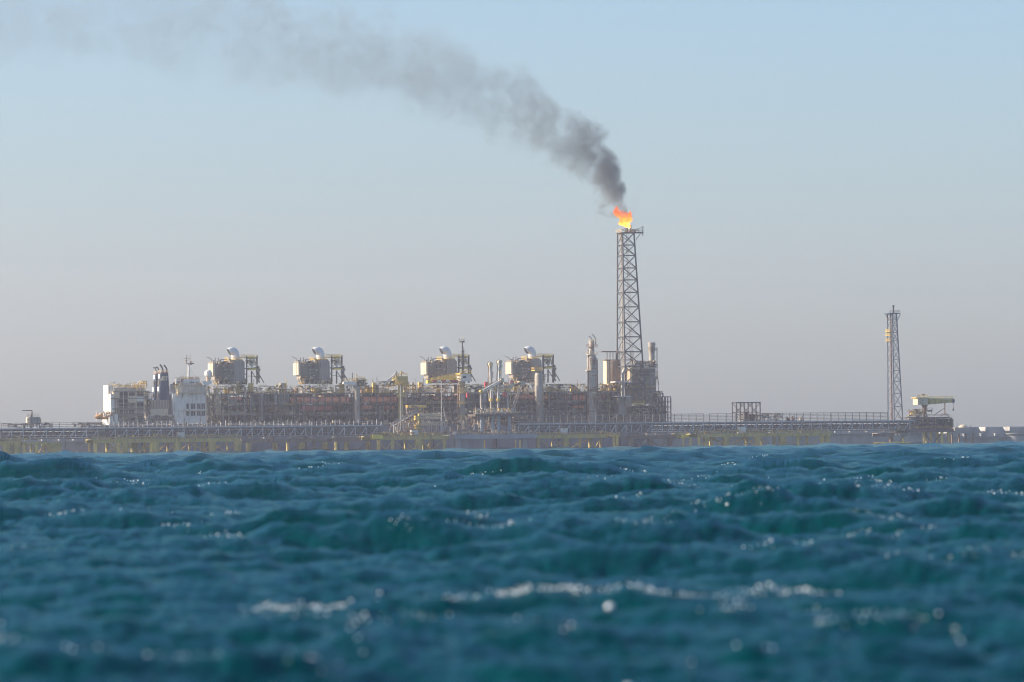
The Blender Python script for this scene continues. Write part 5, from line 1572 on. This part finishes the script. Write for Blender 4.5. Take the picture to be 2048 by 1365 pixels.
T.put('gangway_screen', MB().rings([[a + Vector((0, 2.2, .3)), a + Vector((0, 2.3, .3)), a + Vector((0, 2.3, 2)), a + Vector((0, 2.2, 2))], [b + Vector((0, 2.2, .3)), b + Vector((0, 2.3, .3)), b + Vector((0, 2.3, 2)), b + Vector((0, 2.2, 2))]]), M_CONCB)
T.mem('gangway_leg', V3(788, 868, l), V3(788, 850, l), .25, M_TRL)
T.mem('gangway_leg', V3(796, 868, l), V3(796, 848, l), .2, M_TRL)

# ---- white site cabins on the platforms
def cabin(label, px0, px1, py0, py1, ly):
    T = Thing('site_cabin', label, 'cabin', V3((px0 + px1) / 2, py1, ly), 'white cabins on the platforms')
    bd = T.pbox('cabin_body', px0, px1, py0, py1, ly, ly + 3.2, M_WHITE)
    x0, x1 = LX(px0, ly, py1), LX(px1, ly, py1)
    z0, z1 = pt((px0 + px1) / 2, py1, ly).z, pt((px0 + px1) / 2, py0, ly).z
    for k in range(9):
        x = x0 + .2 + (x1 - x0 - .4) * k / 8
        T.box('wall_rib', x - .05, x + .05, ly - .07, ly - .002, z0 + .1, z1 - .15, M_WHITE, bd)
    T.box('cabin_roof', x0 - .12, x1 + .12, ly - .15, ly + 3.3, z1 + .002, z1 + .16, M_CREAM)
    T.box('cabin_door', x0 - .08, x0 - .003, ly + .9, ly + 1.8, z0 + .1, z1 - .4, M_CREAM, bd)
cabin('white cabin on the long olive platform before the accommodation block', 357, 369.5, 865.5, 876, YJ + 1)
cabin('pale cabin on the olive platform below the yellow valves', 824, 837, 861, 870.5, YJ + 1)
cabin('white cabin on the olive platform between loading platform and flare', 1121.5, 1135.5, 857, 868, YJ + 3)
cabin('white cabin on the right hand olive platform under the open box frame', 1478.5, 1491.5, 854.5, 865.5, YJ + 1)

# ---- control cabin with davit on the left bridge
T = Thing('control_cabin', 'grey control cabin on the left bridge with roof rails and a long davit arm', 'cabin', V3(70, 850, YBR))
l = YBR + .4
bd = T.pbox('cabin_body', 58.5, 80.5, 834.5, 847.5, l, l + 4.2, M_INSUL)
T.pbox('cabin_annex', 80.7, 82.5, 837.5, 846, l + .5, l + 3.4, M_OLIVE)
T.pbox('sunlit_end', 54.5, 58.3, 835.5, 847, l + .6, l + 3.0, M_CREAM)  # cream colour stands for sunlight on the cabin's left face
T.put('roof_railing', MB().rail([V3(57, 834.5, l), V3(80, 834.2, l)], step=1.2, r=.08, h=1.5).rail([V3(57, 834.5, l), V3(57, 834.5, l) + Vector((0, 4, 0))], step=1.2, r=.08, h=1.5), M_STEEL, kind='stuff')
T.put('davit', MB().path([V3(64, 835, l + 1), V3(64, 823, l + 1), V3(63.5, 821.2, l + 1), V3(59, 821.3, l + 1), V3(44, 821.8, l + 1)], [.3, .28, .28, .24, .2], 7), M_DARK)
T.mem('davit_post', V3(62.3, 836, l + 1), V3(63.6, 826, l + 1), .25, M_RUST)
for q in (60, 66, 73, 79):
    T.mem('cabin_leg', V3(q, 853, l + .3), V3(q, 847.6, l + .3), .2, M_RUST)
for q in (63, 69, 75):
    T.pbox('cabin_rib', q, q + .5, 836, 846.5, l - .1, l - .002, M_STEEL, bd)

# ================================================================== vent tower on the right
l = YJ + 5
T = Thing('vent_tower', 'slimmer lattice vent tower with reddish riser standing apart on the right', 'vent tower', V3(1792, 840, l))
FLb, FRb, FLt, FRt = V3(1788.3, 842, l), V3(1805.5, 842, l), V3(1786.0, 628, l), V3(1794.2, 628, l)
db, dt = FRb.x - FLb.x, FRt.x - FLt.x
db2, dt2 = db * 1.45, dt * 2.4
oy = (db2 - dt2) / 2
c0 = [(FLb.x, l, FLb.z), (FRb.x, l, FLb.z), (FRb.x, l + db2, FLb.z), (FLb.x, l + db2, FLb.z)]
c1 = [(FLt.x, l + oy, FLt.z), (FRt.x, l + oy, FLt.z), (FRt.x, l + oy + dt2, FLt.z), (FLt.x, l + oy + dt2, FLt.z)]
ylev = [842, 814, 787, 763, 741, 719, 700, 682, 665, 651, 639, 628]
M_VT = mat('blue grey tower steel', (0.11, 0.13, 0.165), rust=.1)
lattice(T, [c0[0], c0[1], c0[3]], [c1[0], c1[1], c1[3]], M_VT, .36, .22, faces='FLB', levels=[(842 - y) / 214 for y in ylev], style='Z')
v0, v1 = [Vector(q) for q in c0], [Vector(q) for q in c1]
rm = mat('reddish riser', (0.20, 0.10, 0.065), rough=.6, rust=.3)
a, b = v0[0].lerp(v0[3], .5), v1[0].lerp(v1[3], .5)
T.put('vent_riser', MB().tube(a + Vector((.5, 0, 0)), b + Vector((.4, 0, 0)), .5, .45, n=8), rm, smooth=True)
for y_ in (663, 671, 682):
    t = (842 - y_) / 214
    c = [q.lerp(w, t) for q, w in zip(v0, v1)]
    T.box('rest_platform', c[0].x - 1.2, c[0].x + 1.4, c[0].y + 1, c[3].y + .4, c[0].z - .15, c[0].z + .1, M_YEL)
    T.put('rest_railing', MB().rail([(c[0].x - 1.1, c[0].y + 1, c[0].z), (c[0].x - 1.1, c[3].y + .4, c[0].z)], step=.8, r=.09), M_YEL, kind='stuff')
T.box('head_platform', v1[0].x - 2.0, v1[1].x + 1.8, l + oy - .9, l + oy + dt2 + .9, v1[0].z, v1[0].z + .5, M_VT)
T.put('head_railing', MB().rail([(v1[0].x - 2.0, l + oy - .8, v1[0].z + .5), (v1[1].x + 1.8, l + oy - .8, v1[0].z + .5)], step=.8, r=.09, h=1.2), M_STEEL, kind='stuff')
T.mem('head_strut', V3(1795, 641, l + oy), V3(1801, 628, l + oy), .16, M_VT)
T.mem('head_strut', V3(1776, 640, l + oy + 3), V3(1771, 628, l + oy + 3), .16, M_RUST)
T.put('vent_tip', MB().lathe(V3(1787, 628, l + oy + 2), [(.42, 0), (.42, 3.6), (.6, 3.7), (.6, 4.6)], 10), M_BLACK)

# ================================================================== right hand crane and its platform house
l = YJ + 9
T = Thing('jetty_crane', 'pale cabbed jetty crane with tan boom pointing right near the right edge', 'crane', V3(1849, 835, l))
T.put('pedestal', MB().lathe(V3(1849.5, 848, l), [(1.1, 0), (1.1, V3(1849, 816, l).z - V3(1849, 848, l).z), (1.9, V3(1849, 810, l).z - V3(1849, 848, l).z)], 14), M_RUST, smooth=True)
cb = T.pbox('crane_house', 1836, 1856, 797, 809.6, l - 2.5, l + 3.5, M_CREAM)
T.pbox('house_roof', 1833.5, 1857, 795.2, 796.9, l - 2.8, l + 4, M_YEL, cb)
T.put('roof_railing', MB().rail([V3(1833.5, 795, l - 2.7), V3(1857, 794.8, l - 2.7)], step=.9, r=.1, h=1.2), M_YELB, cb, kind='stuff')
for y_ in (800, 805.5):
    T.pbox('house_window', 1844.5, 1846.5, y_, y_ + 2, l - 2.6, l - 2.503, M_GLASS, cb)
T.put('beacon', MB().tube(V3(1846, 795, l), V3(1846, 787.5, l), .16, n=6).cbox(V3(1846, 790, l), 1.6, 1, .8), M_RUST)
bm_ = MB().prism([(V3(1856.3, 808, l).x, V3(1856, 809.5, l).z), (V3(1870, 808, l).x, V3(1870, 808.5, l).z), (V3(1908, 808, l).x, V3(1908, 804.8, l).z), (V3(1908, 808, l).x, V3(1908, 799.2, l).z), (V3(1856.3, 808, l).x, V3(1856, 798, l).z)], l - 1, l + 1)
T.put('boom', bm_, M_OLIVE)
T.pbox('boom_walkway', 1856.5, 1908, 796.9, 798.0, l - 1.4, l + 1.4, M_OLIVE)
T.put('boom_railing', MB().rail([V3(1857, 797, l - 1.3), V3(1908, 796.5, l - 1.3)], step=2.2, r=.1, h=.9), M_YELB, kind='stuff')
T.mem('hoist_wire', V3(1906.5, 803, l), V3(1906.5, 817, l), .08, M_BLACK)
T.put('hook_block', MB().lathe(V3(1906.5, 822, l), [(.15, 0), (.5, .3), (.5, 1.0), (.15, 1.4)], 8), M_BLACK)
T.pbox('boom_tip', 1905, 1909, 798.5, 806, l - 1.2, l + 1.2, M_VT)
T = Thing('boom_rest', 'thin A shaped boom rest under the boom of the right hand crane', 'boom rest', V3(1885, 834, l))
T.mem('rest_post', V3(1889.5, 830, l), V3(1889.5, 805.5, l), .24, M_RUST)
T.mem('rest_strut', V3(1868, 831, l), V3(1889.5, 816, l), .2, M_STEEL)
T.put('rest_frame', MB().path([V3(1881, 834, l), V3(1884, 828.5, l), V3(1894, 828.3, l), V3(1898, 834, l)], .25, 6), M_RUST)
l = YJ + 5
T = Thing('equipment_house', 'dark cluttered equipment deck under the right hand crane with tan pipes at its left end', 'equipment deck', V3(1860, 850, l))
T.pbox('main_deck', 1816, 1900, 834.5, 836.5, l, l + 12, M_DARK)
T.pbox('end_block', 1896, 1907, 838, 856, l + 1, l + 11, M_DARK)
T.pbox('inner_block', 1835, 1885, 837, 858, l + 4, l + 11, M_DARK)
for k in range(14):
    q = 1817 + k * 6.6
    T.mem('deck_post', V3(q, 860, l + .4), V3(q, 836.5, l + .4), .2, M_DARK)
T.put('deck_railing', MB().rail([V3(1816, 834.5, l), V3(1900, 833.6, l)], step=1.4, r=.08), M_STEEL, kind='stuff')
pipework(T, LX(1816, l), LX(1905, l), l - .5, l + 4, V3(1860, 860, l).z, V3(1860, 836, l).z, 360, 200, [M_DARK, M_STEEL, M_RUST, M_DARK, M_CREAM], rmax=.25)
pipework(T, LX(1822, l), LX(1847, l), l, l + 5, V3(1835, 835, l).z, V3(1835, 819, l).z, 361, 80, [M_CREAM, M_YEL, M_RUST, M_DARK])
pipework(T, LX(1852, l), LX(1868, l), l, l + 5, V3(1860, 835, l).z, V3(1860, 816, l).z, 362, 16, [M_STEEL, M_DARK])
# low quay right of the crane
T = Thing('low_quay', 'low dark quay with a rounded tan hatch running right from the crane platform', 'quay', V3(1930, 880, l + 14))
T.pbox('quay_deck', 1900, 1952, 862, 867, l + 14, l + 30, M_CONC)
T.pbox('quay_parapet', 1909, 1952, 855, 861.9, l + 20, l + 28, M_CONC)
T.put('hatch', MB().lathe(V3(1926, 856, l + 22), [(2.6, 0), (2.3, .9), (1.2, 1.6), (.05, 1.8)], 14), M_CREAM, smooth=True)
for q in (1904, 1918, 1932, 1946):
    T.mem('quay_pile', V3(q, 900, l + 15), V3(q, 867, l + 15), .5, M_RUST, round_=True)
for q in (1914, 1941):
    T.mem('quay_post', V3(q, 856, l + 20), V3(q, 846 + (q > 1930) * 5, l + 20), .12, M_DARK)
# yellow floating raft and fenders
T = Thing('floating_fender', 'long low yellow floating fender at the waterline below the vent tower', 'fender', V3(1785, 888, YJ - 8))
p0, p1 = V3(1747, 887, YJ - 8), V3(1822, 887, YJ - 8)
T.put('fender_tube', MB().lathe((p0.x, p0.y, .9), [(.1, 0), (.55, .4), (.6, .8), (.6, p1.x - p0.x - .8), (.1, p1.x - p0.x)], 12, axis='x'), M_YEL, smooth=True)
for k in range(5):
    T.put('fender_band', MB().lathe((p0.x + 2.5 + k * 3.8, p0.y, .9), [(.66, 0), (.66, .3)], 12, axis='x'), M_JACK)
T = Thing('mooring_fender', 'pair of tan round fenders hanging under the bridge right of the vent tower', 'fender', V3(1795, 874, YJ))
for q in (1791.5, 1798):
    T.put('fender_roll', MB().lathe(V3(q, 873, YJ), [(.3, 0), (.65, .2), (.65, 1.5), (.3, 1.7)], 10), M_CREAM, smooth=True)
    T.mem('hanger', V3(q, 867, YJ), V3(q, 858, YJ), .1, M_DARK)
T.put('fender_pile', MB().lathe(V3(1806.5, 890, YJ), [(.6, 0), (.6, 3.6)], 12), M_JACK, smooth=True)

# a gull far off to the left of the plant
gp_ = world_of(pt(35, 794, -600))
gull = bpy.data.objects.new('gull', None)
COL.objects.link(gull)
gull.location = gp_
gull.rotation_euler = (0, 0, R(20))
gull['label'] = 'small distant gull gliding left of the plant over the sea'
gull['category'] = 'bird'
def gpart(name, mb, m):
    me = bpy.data.meshes.new(name)
    me.from_pydata(mb.v, [], mb.f)
    me.materials.append(m)
    o = bpy.data.objects.new(name, me)
    COL.objects.link(o)
    o.parent = gull
gpart('body', MB().path([(-.25, 0, 0), (-.12, 0, .01), (.05, 0, .01), (.2, 0, .02), (.28, 0, .03)], [.01, .06, .075, .05, .015], 8), M_WHITE)
for s_ in (-1, 1):
    gpart('wing', MB().add([(.08, 0, .02), (-.1, 0, .02), (.1, .3 * s_, .16), (-.06, .3 * s_, .15), (-.12, .72 * s_, .08), (.08, 0, .05), (-.1, 0, .045), (.1, .3 * s_, .185), (-.06, .3 * s_, .17)],
                           [(0, 1, 3, 2), (2, 3, 4), (5, 7, 8, 6), (7, 4, 8), (0, 2, 7, 5), (1, 6, 8, 3)]), M_STEEL)

# ================================================================== smoke plume: a real volume drifting left from the flare
SM_Y = YF + 2.0
sm_px = [(1254, 440, 10), (1247, 420, 36), (1233, 392, 56), (1208, 354, 74), (1172, 314, 78), (1120, 274, 86), (1050, 232, 96), (960, 190, 116), (860, 148, 126), (740, 112, 130), (600, 88, 132), (450, 70, 130), (290, 58, 104), (120, 50, 104), (-60, 46, 104), (-200, 44, 104)]
# (column, row, half width across the drift) of the plume's middle line
cen = [V3(a, b, SM_Y) for a, b, c in sm_px]
hw = [c * .26 * 1.12 for a, b, c in sm_px]
SO = cen[0]
smoke_root = Vector(world_of(SO))
n = 14
rings = []
for i, (c, w) in enumerate(zip(cen, hw)):
    d = (cen[min(i + 1, len(cen) - 1)] - cen[max(i - 1, 0)]).normalized()
    up = Vector((0, 1, 0)).cross(d).normalized()
    rings.append([c + (up * math.cos(2 * math.pi * k / n) + Vector((0, 1, 0)) * math.sin(2 * math.pi * k / n) * .9) * w * 1.02 for k in range(n)])
T = Thing('smoke_plume', 'dark grey smoke plume drifting up and left from the flare and thinning out', 'smoke', SO)
smb = MB().rings(rings)
smm = bpy.data.materials.new('flare smoke')
smm.use_nodes = True
nt = smm.node_tree
for n_ in list(nt.nodes):
    nt.nodes.remove(n_)
def N(t, **k):
    x = nt.nodes.new(t)
    for a, b in k.items():
        setattr(x, a, b)
    return x
def MA(op, a, b=None, c=None):
    x = N('ShaderNodeMath', operation=op)
    for i, v in enumerate((a, b, c)):
        if v is None:
            continue
        if isinstance(v, (int, float)):
            x.inputs[i].default_value = v
        else:
            nt.links.new(v, x.inputs[i])
    return x.outputs[0]
out = N('ShaderNodeOutputMaterial')
pv = N('ShaderNodeVolumePrincipled')
nt.links.new(pv.outputs[0], out.inputs['Volume'])
pv.inputs['Color'].default_value = (.36, .38, .37, 1)
pv.inputs['Anisotropy'].default_value = .2
tc = N('ShaderNodeTexCoord')
sx = N('ShaderNodeSeparateXYZ')
nt.links.new(tc.outputs['Object'], sx.inputs[0])
# drift position t (0 at the flame, 1 at the far end) follows height and distance; centre line and half width are curves over x
xl = [c.x - SO.x for c in cen]
x_far = xl[-1]
tt = MA('DIVIDE', sx.outputs['X'], x_far)
def curve(vals):
    lo, hi = min(vals), max(vals)
    fc = N('ShaderNodeFloatCurve')
    cm = fc.mapping
    cv = cm.curves[0]
    pts_ = [(x / x_far, (v - lo) / (hi - lo)) for x, v in zip(xl, vals)]
    while len(cv.points) < len(pts_):
        cv.points.new(.5, .5)
    for p_, (a, b) in zip(cv.points, pts_):
        p_.location = (a, b)
    cm.update()
    nt.links.new(tt, fc.inputs['Value'])
    return MA('MULTIPLY_ADD', fc.outputs[0], hi - lo, lo)
zc = curve([c.z - SO.z for c in cen])
# vertical half width is larger where the plume climbs steeply
vw = []
for i, w in enumerate(hw):
    d = (cen[min(i + 1, len(cen) - 1)] - cen[max(i - 1, 0)]).normalized()
    vw.append(min(w / max(abs(d.x), .35), w * 2.4))
wz = curve(vw)
wy = curve(hw)
# billow: warp the lookup with noise
nw = N('ShaderNodeTexNoise')
nw.inputs['Scale'].default_value = .05
nw.inputs['Detail'].default_value = 4
nw.inputs['Roughness'].default_value = .6
nt.links.new(tc.outputs['Object'], nw.inputs['Vector'])
sw_ = N('ShaderNodeSeparateXYZ')
nt.links.new(nw.outputs['Color'], sw_.inputs[0])
wz_amp = MA('MULTIPLY', wy, .95)
dz = MA('MULTIPLY', MA('SUBTRACT', sw_.outputs['X'], .5), wz_amp)
dy = MA('MULTIPLY', MA('SUBTRACT', sw_.outputs['Y'], .5), wz_amp)
ez = MA('DIVIDE', MA('ADD', MA('SUBTRACT', sx.outputs['Z'], zc), dz), wz)
ey = MA('DIVIDE', MA('ADD', sx.outputs['Y'], dy), wy)
rr2 = MA('SQRT', MA('ADD', MA('MULTIPLY', ez, ez), MA('MULTIPLY', ey, ey)))
fall = N('ShaderNodeMapRange', interpolation_type='SMOOTHERSTEP')
fall.inputs['From Min'].default_value = 1.0
fall.inputs['From Max'].default_value = .3
nt.links.new(rr2, fall.inputs['Value'])
nd = N('ShaderNodeTexNoise')
nd.inputs['Scale'].default_value = .12
nd.inputs['Detail'].default_value = 7
nd.inputs['Roughness'].default_value = .66
nd.inputs['Distortion'].default_value = .6
nt.links.new(tc.outputs['Object'], nd.inputs['Vector'])
ng = N('ShaderNodeTexNoise')     # big rolls
ng.inputs['Scale'].default_value = .033
ng.inputs['Detail'].default_value = 2
nt.links.new(tc.outputs['Object'], ng.inputs['Vector'])
rag = MA('ADD', MA('MULTIPLY', MA('SUBTRACT', nd.outputs['Fac'], .5), 3.6), MA('MULTIPLY', MA('SUBTRACT', ng.outputs['Fac'], .5), 2.4))
puff = N('ShaderNodeMapRange', interpolation_type='SMOOTHSTEP')
puff.inputs['From Min'].default_value = .5
puff.inputs['From Max'].default_value = 1.25
puff.inputs['To Max'].default_value = 1.9
nt.links.new(MA('ADD', fall.outputs[0], rag), puff.inputs['Value'])
# density falls as the plume spreads
fd = N('ShaderNodeFloatCurve')
cv = fd.mapping.curves[0]
dpts = [(0, 1.0), (.02, .8), (.05, .42), (.1, .17), (.18, .085), (.3, .055), (.5, .045), (.75, .04), (1, .03)]
while len(cv.points) < len(dpts):
    cv.points.new(.5, .5)
for p_, q_ in zip(cv.points, dpts):
    p_.location = q_
fd.mapping.update()
nt.links.new(tt, fd.inputs['Value'])
edge_ = MA('MINIMUM', MA('MAXIMUM', MA('MULTIPLY', MA('SUBTRACT', 5.0, sx.outputs['X']), .4), 0.0), 1.0)
low_ = MA('MINIMUM', MA('MAXIMUM', MA('MULTIPLY', MA('SUBTRACT', sx.outputs['Z'], 0.5), .3), 0.0), 1.0)
den = MA('MULTIPLY', MA('MULTIPLY', edge_, low_), MA('MULTIPLY', MA('MULTIPLY', MA('MINIMUM', MA('MULTIPLY', fall.outputs[0], 4.0), 1.0), puff.outputs[0]), MA('MULTIPLY', fd.outputs[0], .135)))
nt.links.new(den, pv.inputs['Density'])
smo = T.put('smoke_body', smb, smm, kind='stuff')
smo.active_material.cycles.volume_step_rate = 0.08

# ================================================================== spray and foam flecks along breaking crests, their white also standing for sun glints
rf = random.Random(17)
nrf = np.random.default_rng(17)
ico = [(0, 0, 1), (.894, 0, .447), (.276, .851, .447), (-.724, .526, .447), (-.724, -.526, .447), (.276, -.851, .447), (.724, .526, -.447), (-.276, .851, -.447), (-.894, 0, -.447), (-.276, -.851, -.447), (.724, -.526, -.447), (0, 0, -1)]
icf = [(0, 1, 2), (0, 2, 3), (0, 3, 4), (0, 4, 5), (0, 5, 1), (1, 6, 2), (2, 7, 3), (3, 8, 4), (4, 9, 5), (5, 10, 1), (6, 7, 2), (7, 8, 3), (8, 9, 4), (9, 10, 5), (10, 6, 1), (11, 7, 6), (11, 8, 7), (11, 9, 8), (11, 10, 9), (11, 6, 10)]
ICO = np.array(ico)
ICF = np.array(icf)
fv, ff = [], []
def sea_pt(x, y):
    """point of the displaced surface that started at (x, y)"""
    x, y = np.atleast_1d(x).astype(float), np.atleast_1d(y).astype(float)
    z, dx, dy = sea_field(x, y, np.hypot(x, y))
    return x + dx, y + dy, z
def crest_near(x, y, span):
    ys = np.linspace(y - span, y + span, 41)
    z = sea_field(np.full(41, x), ys, np.hypot(x, ys))[0]
    k = int(np.argmax(z))
    return ys[k], z[k]
def spray(x, y, width, n, size, follow=True, depth=.22):
    global fv, ff
    k = max(5, int(width / .25))
    xs = np.linspace(x - width / 2, x + width / 2, k)
    yc = []
    cy = y
    for xx in xs:
        c, _ = crest_near(xx, cy, 1.2)
        cy = cy * .75 + c * .25
        yc.append(cy)
    yc = np.array(yc)
    u = nrf.random(n) * (k - 1)
    clump = .5 + .5 * np.sin(u * 1.7 + nrf.random() * 6) * np.sin(u * .6 + nrf.random() * 6)
    keep = nrf.random(n) < (.22 + 1.2 * np.clip(clump, 0, 1) ** 2)
    u = u[keep]
    px = np.interp(u, np.arange(k), xs) + nrf.normal(0, .04, len(u))
    py = np.interp(u, np.arange(k), yc) + nrf.normal(-.08, depth, len(u))
    X, Y, Z = sea_pt(px, py)
    for a, b, c in zip(X, Y, Z):
        s = size * math.exp(rf.gauss(0, .45))
        o = len(fv) * 12
        fv.append(ICO * (s, s, s * .7) + (a, b, c + s * .3 + abs(rf.gauss(0, .02))))
        ff.append(ICF + o)
# the long breaking crest in the foreground, then scattered small ones out to the skyline
spray(0.3, 58, 7.2, 1500, .0085, depth=.08)
spray(-2.2, 57.6, 2.2, 130, .009, depth=.09)
for i in range(16):  # lone white droplets added as blurred glint discs
    r_ = rf.uniform(27, 60)
    spray(r_ * rf.uniform(-.105, .105), r_, .2, 4, .014, depth=.1)
spray(5.2, 115, 2.6, 60, .012)
for i in range(130):
    r = 30 * math.exp(rf.random() * 2.9)
    th_ = R(rf.uniform(-6.6, 6.6))
    x, y = r * math.sin(th_), r * math.cos(th_)
    cy, z = crest_near(x, y, 6.0)
    if z < .20 + .1 * rf.random():
        continue
    w = rf.uniform(.25, 1.3) * (1 + r / 250)
    spray(x, cy, w, int(rf.uniform(10, 60) * (1 if r < 200 else .8)), .006 + r * .00005, depth=.12 + r * .0004)
FV = np.concatenate(fv)
FF = np.concatenate(ff)
foam_m = bpy.data.materials.new('sea foam and glints')
foam_m.use_nodes = True
fbs = foam_m.node_tree.nodes['Principled BSDF']
fbs.inputs['Base Color'].default_value = (.86, .88, .88, 1)
fbs.inputs['Roughness'].default_value = .25
fo_ = new_mesh_obj('foam', FV.tolist(), FF.tolist(), foam_m, smooth=True)
fo_['kind'] = 'stuff'
fo_['label'] = 'white spray, foam flecks and sun glints along the wave crests'
